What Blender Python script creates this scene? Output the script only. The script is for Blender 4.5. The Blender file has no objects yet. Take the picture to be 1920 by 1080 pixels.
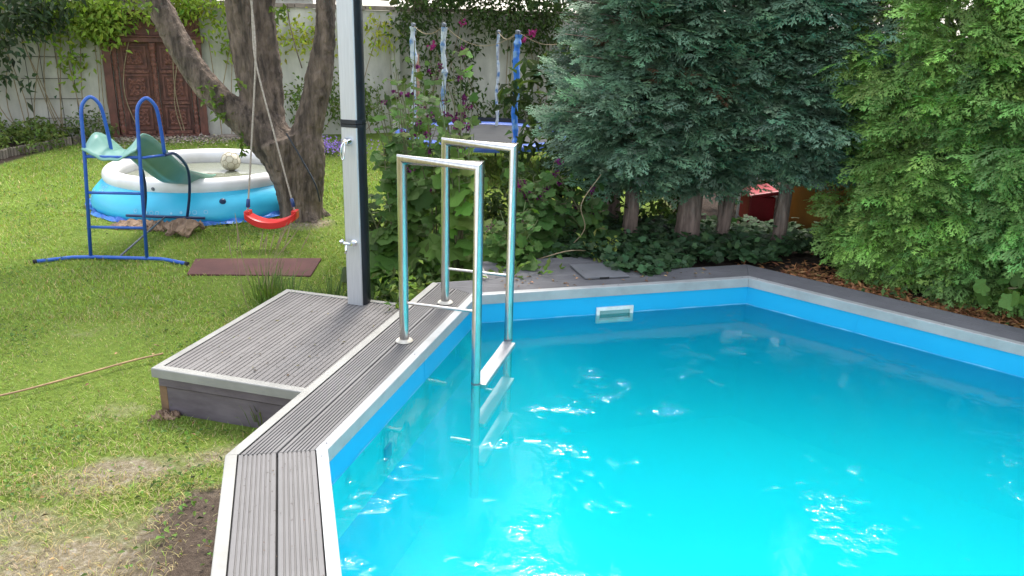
import bpy, math, random
import numpy as np
from mathutils import Vector, Matrix
R_ = math.radians
scene = bpy.context.scene
COL = scene.collection
rng = np.random.default_rng(7)
random.seed(7)

# ------------------------------------------------------------------ camera
HC = 1.7427
cd = bpy.data.cameras.new("camera"); cam = bpy.data.objects.new("camera", cd); COL.objects.link(cam)
cd.sensor_width = 36.0; cd.lens = 1493.885 / 1920 * 36; cd.clip_start = 0.05; cd.clip_end = 500
cam.matrix_world = Matrix.Translation((0, 0, HC)) @ Matrix.Rotation(R_(90 - 18.749), 4, 'X') @ Matrix.Rotation(R_(1.807), 4, 'Z')
scene.camera = cam
# ------------------------------------------------------------------ light
SUN_EL, SUN_AZ = 60.0, 6.0
w = bpy.data.worlds.new("World"); scene.world = w; w.use_nodes = True
nt = w.node_tree; bg = nt.nodes["Background"]
sky = nt.nodes.new("ShaderNodeTexSky"); sky.sky_type = 'NISHITA'; sky.sun_disc = False
sky.sun_elevation = R_(SUN_EL); sky.sun_rotation = R_(SUN_AZ); sky.air_density = 1.0; sky.dust_density = 2.5; sky.ozone_density = 1.0
hsv = nt.nodes.new("ShaderNodeHueSaturation"); hsv.inputs['Saturation'].default_value = .45   # hazy, whitish sky
nt.links.new(sky.outputs[0], hsv.inputs['Color']); nt.links.new(hsv.outputs[0], bg.inputs[0]); bg.inputs[1].default_value = 0.15
ld = bpy.data.lights.new("sun", 'SUN'); ld.energy = 1.0; ld.angle = R_(11.0); ld.color = (1.0, 0.95, 0.87)
sun = bpy.data.objects.new("sun", ld); COL.objects.link(sun)
sdir = Vector((math.sin(R_(SUN_AZ)) * math.cos(R_(SUN_EL)), math.cos(R_(SUN_AZ)) * math.cos(R_(SUN_EL)), math.sin(R_(SUN_EL))))
sun.rotation_euler = sdir.to_track_quat('Z', 'Y').to_euler(); sun.location = sdir * 40
scene.view_settings.view_transform = 'Standard'; scene.view_settings.look = 'None'
scene.view_settings.exposure = 2.0; scene.view_settings.gamma = 1.0
scene.cycles.use_denoising = True
scene.cycles.max_bounces = 10; scene.cycles.transparent_max_bounces = 12
scene.cycles.volume_bounces = 4

G = -0.45                                   # lawn level (deck top is z = 0)
# ------------------------------------------------------------------ helpers
def link(o): COL.objects.link(o); return o
def tag(o, label=None, cat=None, group=None, kind=None):
    if label: o['label'] = label
    if cat: o['category'] = cat
    if group: o['group'] = group
    if kind: o['kind'] = kind
    return o
def thing(name, loc, label, cat, group=None):
    o = link(bpy.data.objects.new(name, None)); o.location = loc; o.empty_display_size = .1
    return tag(o, label, cat, group)
def rootloc(o):
    v = np.zeros(3)
    while o is not None:
        v += np.array(o.location); o = o.parent
    return v
class M:
    """collects geometry in world coordinates"""
    def __init__(s): s.v = []; s.f = []; s.c = []; s.n = 0; s.mi = []
    def add(s, V, F, col=None, mi=0):
        V = np.asarray(V, float).reshape(-1, 3)
        s.v.append(V)
        for f in F:
            f = np.asarray(f, int)
            if f.ndim == 1: f = f[None]
            s.f.append(f + s.n); s.mi.append(np.full(len(f), mi))
        s.c.append(np.ones((len(V), 3)) if col is None else np.broadcast_to(np.asarray(col, float), (len(V), 3)))
        s.n += len(V); return s
    def box(s, c, size, ax=None, mi=0):
        c = np.array(c, float); h = np.array(size, float) / 2
        ax = np.eye(3) if ax is None else np.array(ax, float)
        sg = np.array([[-1,-1,-1],[1,-1,-1],[1,1,-1],[-1,1,-1],[-1,-1,1],[1,-1,1],[1,1,1],[-1,1,1]])
        V = c + (sg * h) @ ax
        return s.add(V, [[[0,3,2,1],[4,5,6,7],[0,1,5,4],[1,2,6,5],[2,3,7,6],[3,0,4,7]]], mi=mi)
    def prism(s, poly, z0, z1):
        poly = np.array(poly, float); n = len(poly)
        if np.sum(poly[:, 0]*np.roll(poly[:, 1], -1) - np.roll(poly[:, 0], -1)*poly[:, 1]) < 0: poly = poly[::-1]
        V = np.vstack([np.c_[poly, np.full(n, z0)], np.c_[poly, np.full(n, z1)]])
        return s.add(V, [[list(range(n))[::-1]], [list(range(n, 2*n))], [[i, (i+1) % n, (i+1) % n + n, i + n] for i in range(n)]])
    def tube(s, pts, r, seg=12, caps=True, rs=None, squash=None):
        P = np.array(pts, float); n = len(P)
        rs = np.full(n, r) if rs is None else np.array(rs, float)
        d = np.diff(P, axis=0); d /= np.linalg.norm(d, axis=1)[:, None] + 1e-12
        u = np.cross(d[0], [0, 0, 1.0])
        if np.linalg.norm(u) < 1e-3: u = np.cross(d[0], [0, 1.0, 0])
        u /= np.linalg.norm(u); a = np.linspace(0, 2*np.pi, seg, endpoint=False); V = []
        for i in range(n):
            din = d[max(i-1, 0)]; dout = d[min(i, n-2)]
            u = u - din * (u @ din); u /= np.linalg.norm(u); vv = np.cross(din, u)
            ring = rs[i] * (np.cos(a)[:, None] * u + np.sin(a)[:, None] * vv)
            b = din + dout; b /= np.linalg.norm(b) + 1e-12
            if 0 < i < n-1:
                ring = ring - np.outer((ring @ b) / max(din @ b, .3), din)
            V.append(P[i] + ring)
            if 0 < i < n-1:
                u = u - 2 * b * (u @ b) if False else u - dout * (u @ dout)
                u /= np.linalg.norm(u)
        V = np.vstack(V); F = []
        i = np.arange(n-1)[:, None]; j = np.arange(seg)[None]
        q = np.stack([i*seg + j, i*seg + (j+1) % seg, (i+1)*seg + (j+1) % seg, (i+1)*seg + j], -1).reshape(-1, 4)
        F.append(q)
        if caps: F.append(np.arange(seg)[::-1]); F.append(np.arange(seg) + (n-1)*seg)
        return s.add(V, F)
    def lathe(s, prof, c, seg=24, ax=None):
        prof = np.array(prof, float); n = len(prof); a = np.linspace(0, 2*np.pi, seg, endpoint=False)
        V = np.stack([prof[:, 0][:, None]*np.cos(a), prof[:, 0][:, None]*np.sin(a), np.repeat(prof[:, 1][:, None], seg, 1)], -1).reshape(-1, 3)
        if ax is not None: V = V @ np.array(ax, float)
        V = V + np.array(c, float)
        i = np.arange(n-1)[:, None]; j = np.arange(seg)[None]
        q = np.stack([i*seg + j, i*seg + (j+1) % seg, (i+1)*seg + (j+1) % seg, (i+1)*seg + j], -1).reshape(-1, 4)
        return s.add(V, [q])
    def grid(s, X):                       # X (a,b,3)
        a, b = X.shape[:2]; i = np.arange(a-1)[:, None]; j = np.arange(b-1)[None]
        q = np.stack([i*b + j, (i+1)*b + j, (i+1)*b + j+1, i*b + j+1], -1).reshape(-1, 4)
        return s.add(X.reshape(-1, 3), [q])
    def build(s, name, mat, parent=None, smooth=False, base=None, bevel=0, auto=None):
        V = np.vstack(s.v); off = rootloc(parent) if parent is not None else (np.array(base, float) if base is not None else np.zeros(3))
        V = V - off
        me = bpy.data.meshes.new(name)
        nl = sum(f.size for f in s.f); npoly = sum(len(f) for f in s.f)
        me.vertices.add(len(V)); me.loops.add(nl); me.polygons.add(npoly)
        me.vertices.foreach_set('co', V.astype(np.float32).ravel())
        me.loops.foreach_set('vertex_index', np.concatenate([f.ravel() for f in s.f]).astype(np.int32))
        tot = np.concatenate([np.full(len(f), f.shape[1]) for f in s.f]).astype(np.int32)
        st = np.concatenate([[0], np.cumsum(tot)[:-1]]).astype(np.int32)
        me.polygons.foreach_set('loop_start', st)
        mats = mat if isinstance(mat, (list, tuple)) else [mat]
        for m_ in mats: me.materials.append(m_)
        if len(mats) > 1: me.polygons.foreach_set('material_index', np.concatenate(s.mi).astype(np.int32))
        me.polygons.foreach_set('use_smooth', np.full(npoly, bool(smooth)))
        C = np.vstack(s.c); at = me.attributes.new('col', 'FLOAT_COLOR', 'POINT')
        at.data.foreach_set('color', np.c_[C, np.ones(len(C))].astype(np.float32).ravel())
        me.update(calc_edges=True); me.validate()
        o = link(bpy.data.objects.new(name, me))
        if parent is not None: o.parent = parent
        elif base is not None: o.location = base
        if bevel:
            b = o.modifiers.new('bevel', 'BEVEL'); b.width = bevel; b.segments = 2; b.limit_method = 'ANGLE'
        if auto:
            try:
                me.polygons.foreach_set('use_smooth', np.ones(npoly, bool)); me.set_sharp_from_angle(angle=R_(auto))
            except Exception: pass
        return o
def nrm(a): return a / (np.linalg.norm(a, axis=-1, keepdims=True) + 1e-12)
def rdir(n): return nrm(rng.normal(size=(n, 3)))
def smooth_path(P, n=40):
    P = np.array(P, float); Q = np.vstack([2*P[0]-P[1], P, 2*P[-1]-P[-2]]); out = []
    segs = len(P) - 1; k = max(2, n // segs)
    for i in range(segs):
        p0, p1, p2, p3 = Q[i:i+4]
        for t in np.linspace(0, 1, k, endpoint=False):
            out.append(.5*((2*p1) + (-p0+p2)*t + (2*p0-5*p1+4*p2-p3)*t*t + (-p0+3*p1-3*p2+p3)*t**3))
    out.append(P[-1]); return np.array(out)

# ---- foliage generators (all return through an M)
def leaves(m, P, D, N, L, W, col, fold=.25):
    n = len(P); L = np.broadcast_to(L, (n,))[:, None]; W = np.broadcast_to(W, (n,))[:, None]
    D = nrm(D); S = nrm(np.cross(D, N)); N = np.cross(S, D)
    V = np.stack([P, P + D*L*.45 + S*W*.5 + N*W*fold, P + D*L - N*L*.12, P + D*L*.45 - S*W*.5 + N*W*fold], 1).reshape(-1, 3)
    b = np.arange(n)[:, None]*4
    m.add(V, [np.concatenate([b + [0, 1, 2], b + [0, 2, 3]])], np.repeat(col, 4, 0) if np.ndim(col) > 1 else col)
LOBE = np.array([[.32,0],[.02,.05],[-.10,.36],[.08,.56],[.22,.52],[.42,.74],[.60,.66],[.62,.44],[.84,.32],[1.,0.],[.84,-.32],[.62,-.44],[.60,-.66],[.42,-.74],[.22,-.52],[.08,-.56],[-.10,-.36],[.02,-.05]])
LOBE_R = np.array([[.4,0],[0,.05],[-.08,.35],[.15,.42],[.3,.62],[.52,.44],[.7,.45],[.75,.25],[1.,0.],[.75,-.25],[.7,-.45],[.52,-.44],[.3,-.62],[.15,-.42],[-.08,-.35],[0,-.05]])
def lobed(m, P, D, N, L, col, lobe=LOBE, cup=.18):
    n = len(P); k = len(lobe); L = np.broadcast_to(L, (n,))[:, None, None]
    D = nrm(D); S = nrm(np.cross(D, N)); N = np.cross(S, D)
    r2 = ((lobe - lobe[0])**2).sum(1)
    V = P[:, None] + L*(lobe[:, 0][None, :, None]*D[:, None] + lobe[:, 1][None, :, None]*S[:, None] - (cup*r2)[None, :, None]*N[:, None] + (.10*np.abs(lobe[:, 1]))[None, :, None]*N[:, None])
    V = V + rng.normal(size=V.shape)*L*.02
    b = np.arange(n)[:, None]*k
    F = np.concatenate([b + [0, i, i % (k-1) + 1] for i in range(1, k)])
    m.add(V.reshape(-1, 3), [F], np.repeat(col, k, 0) if np.ndim(col) > 1 else col)
def sprays(m, P, D, N, L, nb, c0, c1, wid=.13, droop=.25, ang=(35, 60), jit=.1, sub=False):
    """flat feathery conifer sprays: branchlets either side of an axis"""
    n = len(P); L = np.broadcast_to(L, (n,)); D = nrm(D); S = nrm(np.cross(D, N)); N = np.cross(S, D)
    ts = np.linspace(.06, 1., nb)
    for k, t in enumerate(ts):
        sd = 1 if k % 2 else -1
        if k == nb-1: a = rng.normal(0, R_(8), n)
        else: a = sd*R_(1)*rng.uniform(ang[0], ang[1], n)*(1 - .35*t)
        base = P + D*(L*t*.8)[:, None] - N*(L*droop*t*t)[:, None]
        dr = nrm(D*np.cos(a)[:, None] + S*np.sin(a)[:, None] - N*(droop*(.4 + 1.2*t)) + rng.normal(0, jit, (n, 3)))
        bl = L*(.46*(1 - .62*t) + .10)*rng.uniform(.7, 1.25, n)
        sp = nrm(np.cross(dr, N)); wd = L*wid*rng.uniform(.7, 1.2, n)*(1 - .3*t)
        cc = c0*(1 - t*.8) + c1*(t*.8)  # tips lighter as new growth; spray bases darkened to put in shaded depth
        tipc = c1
        def kite(b_, d_, s_, l_, w_):
            mid = b_ + d_*(l_*.55)[:, None]
            V = np.stack([b_, mid + s_*(w_*.5)[:, None] - N*(w_*.12)[:, None], b_ + d_*l_[:, None] - N*(l_*.1)[:, None], mid - s_*(w_*.5)[:, None] - N*(w_*.12)[:, None]], 1).reshape(-1, 3)
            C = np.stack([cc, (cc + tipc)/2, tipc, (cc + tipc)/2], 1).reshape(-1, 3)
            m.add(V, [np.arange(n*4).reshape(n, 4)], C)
        if not sub: kite(base, dr, sp, bl, wd)
        else:
            kite(base, dr, sp, bl, wd*.55)
            for q, sg in ((.3, 1), (.5, -1), (.68, 1)):
                d2 = nrm(dr*.75 + sp*sg*.66); kite(base + dr*(bl*q)[:, None], d2, nrm(np.cross(d2, N)), bl*.5*(1.1 - q*.6), wd*.5)
def clump_sprays(cr, O, th, per, Lr, c0, c1, spread, droop, young=None, nb=9, wid=.16, lift=0.):
    """each clump: flat feathery sprays fanning out of one twig, roughly level and nodding at the tip"""
    nc = len(O); k = nc*per; ci = np.repeat(np.arange(nc), per); T = th[ci] + rng.normal(0, .75, k)
    out = np.stack([np.cos(T), np.sin(T), np.zeros(k)], -1); tl = rng.normal(-.10 + lift, .2, (nc, 1))[ci] + rng.normal(0, .14, (k, 1))
    P = O[ci] + out*rng.uniform(-.3, 1, (k, 1))*spread*.32 + rng.normal(0, .035, (k, 3)); P[:, 2] -= np.abs(rng.normal(0, .03, k))
    D = out + np.c_[np.zeros((k, 2)), tl]; N = np.c_[rng.normal(0, .4, (k, 1)), rng.normal(-.35, .35, (k, 1)), np.ones((k, 1))]
    v = (1 + rng.normal(0, .16, (nc, 1)))[ci]*(1 + rng.normal(0, .14, (k, 1))); C0 = np.clip(np.array(c0)*v, .004, 1)
    y = 1 if young is None else np.where(rng.uniform(0, 1, (nc, 1)) < young, 1.25, .72)[ci]
    C1 = np.clip(np.array(c1)*v*y*(1 + rng.normal(0, .06, (k, 3))), .004, 1)
    if young is None:                                                # a few dead brown sprigs
        dead = (rng.uniform(0, 1, nc) < .035)[ci]; C0[dead] = (.05, .03, .018); C1[dead] = (.15, .085, .045)
    sprays(cr, P, D, N, rng.uniform(Lr[0], Lr[1], k), nb, C0, C1, wid, droop, sub=True)
def colvar(n, base, var=.2, hue=.08):
    return np.clip(np.array(base)[None]*(1 + rng.normal(0, var, (n, 1)))*(1 + rng.normal(0, hue, (n, 3))), .004, .9)

# ------------------------------------------------------------------ materials
def newmat(name):
    m = bpy.data.materials.new(name); m.use_nodes = True
    nt = m.node_tree; return m, nt, nt.nodes["Principled BSDF"], nt.links.new
def noise(nt, scale, detail=4, rough=.55, obj=True, stretch=None):
    tc = nt.nodes.new("ShaderNodeTexCoord"); n = nt.nodes.new("ShaderNodeTexNoise")
    n.inputs['Scale'].default_value = scale; n.inputs['Detail'].default_value = detail; n.inputs['Roughness'].default_value = rough
    if stretch:
        mp = nt.nodes.new("ShaderNodeMapping"); mp.inputs['Scale'].default_value = stretch
        nt.links.new(tc.outputs['Object'], mp.inputs[0]); nt.links.new(mp.outputs[0], n.inputs[0])
    else: nt.links.new(tc.outputs['Object'], n.inputs[0])
    return n
def ramp(nt, src, stops):
    r = nt.nodes.new("ShaderNodeValToRGB"); e = r.color_ramp.elements
    while len(e) < len(stops): e.new(.5)
    for el, (p, c) in zip(e, stops): el.position = p; el.color = (*c, 1) if len(c) == 3 else c
    nt.links.new(src, r.inputs[0]); return r
def mixc(nt, f, a, b, mode='MIX'):
    x = nt.nodes.new("ShaderNodeMix"); x.data_type = 'RGBA'; x.blend_type = mode
    for v, i in ((f, 0), (a, 6), (b, 7)):
        if hasattr(v, 'links') or hasattr(v, 'is_linked'): nt.links.new(v, x.inputs[i])
        else: x.inputs[i].default_value = v if i == 0 else (*v, 1)
    return x.outputs[2]
def bump(nt, src, strength, dist, bs):
    b = nt.nodes.new("ShaderNodeBump"); b.inputs['Strength'].default_value = strength; b.inputs['Distance'].default_value = dist
    nt.links.new(src, b.inputs['Height']); nt.links.new(b.outputs[0], bs.inputs['Normal']); return b
def solid(name, c1, c2=None, scale=12, rough=.55, metal=0, bmp=0, bdist=.01, bscale=None, stretch=None, lo=.35, hi=.65, spec=None, detail=5):
    m, nt, bs, L = newmat(name); c2 = c2 or tuple(x*.8 for x in c1)
    n = noise(nt, scale, detail, stretch=stretch); r = ramp(nt, n.outputs['Fac'], [(lo, c2), (hi, c1)])
    L(r.outputs[0], bs.inputs['Base Color']); bs.inputs['Roughness'].default_value = rough; bs.inputs['Metallic'].default_value = metal
    if spec is not None: bs.inputs['Specular IOR Level'].default_value = spec
    if bmp:
        n2 = noise(nt, bscale or scale*3, 6, stretch=stretch); bump(nt, n2.outputs['Fac'], bmp, bdist, bs)
    return m
def stain(name, scale=1.6, k=.35, speck=True):
    m = MT[name]; nt = m.node_tree; bs = nt.nodes["Principled BSDF"]; src = bs.inputs['Base Color'].links[0].from_socket
    a = ramp(nt, noise(nt, scale, 7, .7).outputs['Fac'], [(.32, (1 - k,)*3), (.62, (1.12,)*3)]).outputs[0]
    c = mixc(nt, 1.0, src, a, 'MULTIPLY')
    if speck:
        b = ramp(nt, noise(nt, 38, 3, .5).outputs['Fac'], [(.27, (.45, .42, .36)), (.34, (1, 1, 1))]).outputs[0]; c = mixc(nt, 1.0, c, b, 'MULTIPLY')
    nt.links.new(c, bs.inputs['Base Color'])
def leafmat(name, trans=.35, tint=(1.2, 1.25, .6), rough=.6, spec=.2):
    m, nt, bs, L = newmat(name)
    a = nt.nodes.new("ShaderNodeAttribute"); a.attribute_name = 'col'
    L(a.outputs['Color'], bs.inputs['Base Color']); bs.inputs['Roughness'].default_value = rough; bs.inputs['Specular IOR Level'].default_value = spec
    t = nt.nodes.new("ShaderNodeBsdfTranslucent"); tc = mixc(nt, 1.0, a.outputs['Color'], tint, 'MULTIPLY'); L(tc, t.inputs[0])
    mx = nt.nodes.new("ShaderNodeMixShader"); mx.inputs[0].default_value = trans
    L(bs.outputs[0], mx.inputs[1]); L(t.outputs[0], mx.inputs[2]); L(mx.outputs[0], nt.nodes["Material Output"].inputs[0]); return m

MT = {}
MT['leaf'] = leafmat('leaf', .38)
MT['conifer'] = leafmat('blue_conifer', .18, (1, 1.1, .9), .6, .3)
MT['thuja'] = leafmat('thuja', .3, (1.1, 1.2, .6), .55, .3)
MT['grass'] = leafmat('grass', .35, (1.2, 1.15, .5), .55, .25)
MT['petal'] = leafmat('petal', .35, (1.1, .8, 1.1), .6, .2)
MT['dry'] = leafmat('dry_matter', .1, (1, 1, 1), .8, .1)
MT['trim'] = solid('painted_trim', (.27, .264, .24), (.235, .23, .205), 9, .42, bmp=.08, bdist=.002, bscale=60, lo=.25, hi=.5)
MT['coping'] = solid('coping_aluminium', (.345, .35, .345), (.30, .30, .29), 7, .4, bmp=.06, bdist=.002, bscale=80, lo=.25, hi=.5)
MT['deck'] = solid('deck_composite', (.138, .132, .128), (.118, .113, .109), 5, .65, bmp=.25, bdist=.001, bscale=240, lo=.3, hi=.7)
MT['deck_brown'] = solid('deck_composite_worn', (.15, .14, .132), (.136, .127, .12), 6, .68, bmp=.25, bdist=.001, bscale=240, lo=.3, hi=.7)
MT['deck_far'] = solid('deck_composite_far', (.15, .146, .15), (.11, .106, .11), 4, .6, bmp=.2, bdist=.001, bscale=200, lo=.3, hi=.7)
MT['black'] = solid('black_shell', (.018, .024, .032), (.012, .015, .02), 8, .33)
MT['alu'] = solid('brushed_aluminium', (.56, .57, .58), (.49, .50, .51), 6, .42, metal=.55, stretch=(40, 40, 1))
MT['chrome'] = solid('chrome', (.85, .86, .87), (.78, .78, .8), 8, .12, metal=1)
MT['steel'] = solid('stainless_steel', (.62, .60, .57), (.52, .50, .47), 14, .24, metal=1, stretch=(6, 6, 1), bmp=.05, bdist=.002, bscale=40)
MT['dark'] = solid('dark_gap', (.02, .02, .02), (.012, .012, .012), 10, .9)
MT['panel'] = solid('stained_panel', (.095, .075, .085), (.145, .12, .13), 5, .6, bmp=.3, bdist=.004, bscale=20, stretch=(1, 1, 3))
MT['wood_corner'] = solid('worn_wood', (.26, .15, .07), (.12, .07, .045), 9, .75, bmp=.3, bdist=.004)
MT['skimmer'] = solid('white_plastic', (.78, .80, .78), (.66, .66, .60), 14, .35)
MT['greyplast'] = solid('flange_plastic', (.62, .58, .50), (.42, .38, .31), 22, .5)
MT['blue_metal'] = solid('blue_paint', (.018, .085, .40), (.03, .12, .42), 16, .38, bmp=.05)
MT['navy_metal'] = solid('navy_paint', (.012, .028, .09), (.02, .04, .11), 14, .42)
MT['grey_metal'] = solid('grey_rod', (.2, .21, .23), (.13, .14, .16), 18, .45, metal=.5)
MT['green_plastic'] = solid('green_plastic', (.17, .36, .28), (.21, .41, .325), 5, .38, bmp=.03)
MT['ring'] = solid('white_vinyl', (.80, .78, .77), (.70, .67, .64), 4, .42, bmp=.2, bdist=.01, bscale=9)
MT['tarp'] = solid('blue_tarp', (.02, .10, .45), (.04, .22, .62), 9, .45, bmp=.8, bdist=.03, bscale=10)
MT['ball'] = solid('ball_leather', (.62, .57, .43), (.45, .41, .30), 10, .6)
MT['ball_seam'] = solid('ball_seam', (.33, .29, .20), (.24, .2, .13), 10, .8)
MT['bark_dark'] = solid('tree_bark', (.25, .185, .135), (.06, .044, .032), 11, .92, bmp=1.0, bdist=.06, bscale=26, stretch=(1.4, 1.4, .3), lo=.36, hi=.66, detail=9)
MT['bark_conifer'] = solid('conifer_bark', (.28, .20, .16), (.10, .07, .055), 16, .9, bmp=1, bdist=.02, bscale=30, stretch=(1.6, 1.6, .25))
MT['bark_slab'] = solid('rough_bark_slab', (.33, .22, .14), (.16, .10, .065), 7, .9, bmp=1, bdist=.03, bscale=16)
MT['red'] = solid('red_plastic', (.62, .022, .02), (.5, .02, .02), 7, .35)
MT['rope'] = solid('rope', (.46, .40, .33), (.32, .27, .21), 60, .9, bmp=.5, bdist=.003, bscale=160)
MT['blue_clip'] = solid('blue_clip', (.02, .06, .22), (.02, .05, .16), 8, .4)
MT['doorwood'] = solid('carved_door_wood', (.17, .060, .038), (.075, .027, .018), 9, .6, bmp=.6, bdist=.012, bscale=34, stretch=(1, 1, .6))
MT['doorcarve'] = solid('carved_relief', (.23, .088, .055), (.085, .03, .02), 24, .55, bmp=1, bdist=.015, bscale=60)
MT['stone'] = solid('coping_stone', (.30, .24, .19), (.18, .14, .11), 9, .85, bmp=.4)
MT['mat_rubber'] = solid('brown_rubber', (.115, .044, .035), (.08, .03, .025), 4, .85, bmp=.4, bdist=.004, bscale=150)
MT['wire'] = solid('rusty_wire', (.09, .075, .06), (.05, .04, .03), 20, .7, metal=.3)
MT['edging'] = solid('edging_log', (.24, .195, .145), (.12, .10, .07), 7, .85, bmp=.8, bdist=.02, bscale=22, stretch=(1, 1, .3))
MT['stem'] = solid('green_stem', (.12, .17, .05), (.14, .11, .06), 14, .7)
MT['twig'] = solid('dry_twig', (.34, .26, .15), (.22, .16, .09), 14, .8)
MT['sleeve'] = solid('torn_blue_foam', (.018, .15, .58), (.20, .36, .62), 7, .6, bmp=.6, bdist=.03, bscale=14, lo=.42, hi=.52)
MT['sleeve_white'] = solid('faded_foam', (.52, .56, .58), (.10, .20, .38), 9, .7, bmp=.6, bdist=.03, bscale=14, lo=.36, hi=.5)
MT['tramp_pad'] = solid('trampoline_pad', (.025, .07, .30), (.05, .12, .40), 6, .5, bmp=.5)
MT['netting'] = solid('dark_mesh', (.025, .028, .03), (.015, .016, .018), 9, .8)
MT['amber'] = solid('amber_drum', (.42, .19, .03), (.30, .12, .02), 4, .5)
MT['white_panel'] = solid('white_panel', (.85, .86, .86), (.7, .72, .74), 5, .5)
for n_ in ('deck', 'deck_brown', 'deck_far'): stain(n_, 1.6, .12)
for n_ in ('trim', 'coping'): stain(n_, 3.0, .12, False)
MT['hatch'] = solid('hatch_plate', (.175, .175, .185), (.13, .13, .135), 3, .5, bmp=.1, bscale=100)
MT['hose'] = solid('tan_cane', (.42, .27, .13), (.26, .16, .08), 14, .7)
MT['brick'] = solid('red_roof', (.26, .075, .05), (.15, .05, .035), 10, .8)

# plaster wall: warm grey with stains
m, nt, bs, L = newmat('wall_plaster'); MT['plaster'] = m
n1 = noise(nt, 1.3, 8, .65); n2 = noise(nt, 5, 6, .6, stretch=(1, 1, .25))
c = mixc(nt, ramp(nt, n2.outputs['Fac'], [(.35, (0, 0, 0)), (.75, (.75, .75, .75))]).outputs[0], ramp(nt, n1.outputs['Fac'], [(.3, (.47, .44, .37)), (.65, (.66, .62, .53))]).outputs[0], (.30, .285, .24))
L(c, bs.inputs['Base Color']); bs.inputs['Roughness'].default_value = .9
bump(nt, noise(nt, 40, 6).outputs['Fac'], .35, .01, bs)

# liner: blue foil
m, nt, bs, L = newmat('liner_blue'); MT['liner'] = m
n1 = noise(nt, 1.5, 4); L(ramp(nt, n1.outputs['Fac'], [(.3, (.002, .35, .62)), (.7, (.004, .39, .67))]).outputs[0], bs.inputs['Base Color'])
bs.inputs['Roughness'].default_value = .45
bump(nt, noise(nt, 3, 3).outputs['Fac'], .15, .03, bs)
m, nt, bs, L = newmat('liner_floor'); MT['liner_floor'] = m  # same foil as the walls; the water's scattered light is put into the colour
n1 = noise(nt, .9, 4); L(ramp(nt, n1.outputs['Fac'], [(.3, (.004, .43, .53)), (.7, (.006, .48, .58))]).outputs[0], bs.inputs['Base Color'])
bs.inputs['Roughness'].default_value = .6
MT['scum'] = solid('scum_line', (.20, .52, .70), (.06, .40, .66), 12, .6)
MT['liner_crease'] = solid('liner_crease', (.006, .36, .52), (.008, .44, .62), 6, .6)
# inflatable pool wall
MT['infl'] = solid('inflatable_vinyl', (.045, .47, .70), (.055, .52, .74), 3, .38, bmp=.12, bdist=.02, bscale=5)
MT['infl_print'] = solid('printed_bubbles', (.30, .62, .78), (.16, .52, .74), 16, .4)

# water: clear surface that mirrors, turquoise body
m, nt, bs, L = newmat('pool_water'); MT['water'] = m
nt.nodes.remove(bs); out = nt.nodes["Material Output"]
geo = nt.nodes.new("ShaderNodeNewGeometry"); sx = nt.nodes.new("ShaderNodeSeparateXYZ"); L(geo.outputs['Position'], sx.inputs[0])
up = nt.nodes.new("ShaderNodeMath"); up.operation = 'GREATER_THAN'; up.inputs[1].default_value = -.5; L(sx.outputs['Z'], up.inputs[0])   # only the top face mirrors
tr = nt.nodes.new("ShaderNodeBsdfTransparent"); gl = nt.nodes.new("ShaderNodeBsdfGlossy"); gl.inputs['Roughness'].default_value = .02
fr = nt.nodes.new("ShaderNodeFresnel"); fr.inputs['IOR'].default_value = 1.333
nA = noise(nt, 2.2, 2, .4); nB = noise(nt, 27, 3, .55); nC = noise(nt, 2.7, 3, .6)
patch = ramp(nt, nC.outputs['Fac'], [(.56, (.04, .04, .04)), (.74, (1, 1, 1))])
mu = nt.nodes.new("ShaderNodeMath"); mu.operation = 'MULTIPLY'; L(nB.outputs['Fac'], mu.inputs[0]); L(patch.outputs[0], mu.inputs[1])
b1 = nt.nodes.new("ShaderNodeBump"); b1.inputs['Strength'].default_value = .25; b1.inputs['Distance'].default_value = .02; L(nA.outputs['Fac'], b1.inputs['Height'])
b2 = nt.nodes.new("ShaderNodeBump"); b2.inputs['Strength'].default_value = .46; b2.inputs['Distance'].default_value = .05; L(mu.outputs[0], b2.inputs['Height']); L(b1.outputs[0], b2.inputs['Normal'])
L(b2.outputs[0], gl.inputs['Normal']); L(b1.outputs[0], fr.inputs['Normal'])
fm = nt.nodes.new("ShaderNodeMath"); fm.operation = 'MULTIPLY'; L(fr.outputs[0], fm.inputs[0]); L(up.outputs[0], fm.inputs[1])
mx = nt.nodes.new("ShaderNodeMixShader"); L(fm.outputs[0], mx.inputs[0]); L(tr.outputs[0], mx.inputs[1]); L(gl.outputs[0], mx.inputs[2]); L(mx.outputs[0], out.inputs['Surface'])
pv = nt.nodes.new("ShaderNodeVolumePrincipled"); pv.inputs['Color'].default_value = (.02, .93, .955, 1); pv.inputs['Density'].default_value = .8; pv.inputs['Anisotropy'].default_value = 0.0
L(pv.outputs[0], out.inputs['Volume'])
# small water
m, nt, bs, L = newmat('murky_water'); MT['murky'] = m
bs.inputs['Base Color'].default_value = (.20, .21, .15, 1); bs.inputs['Roughness'].default_value = .05
bump(nt, noise(nt, 6, 2).outputs['Fac'], .1, .02, bs)

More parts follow.
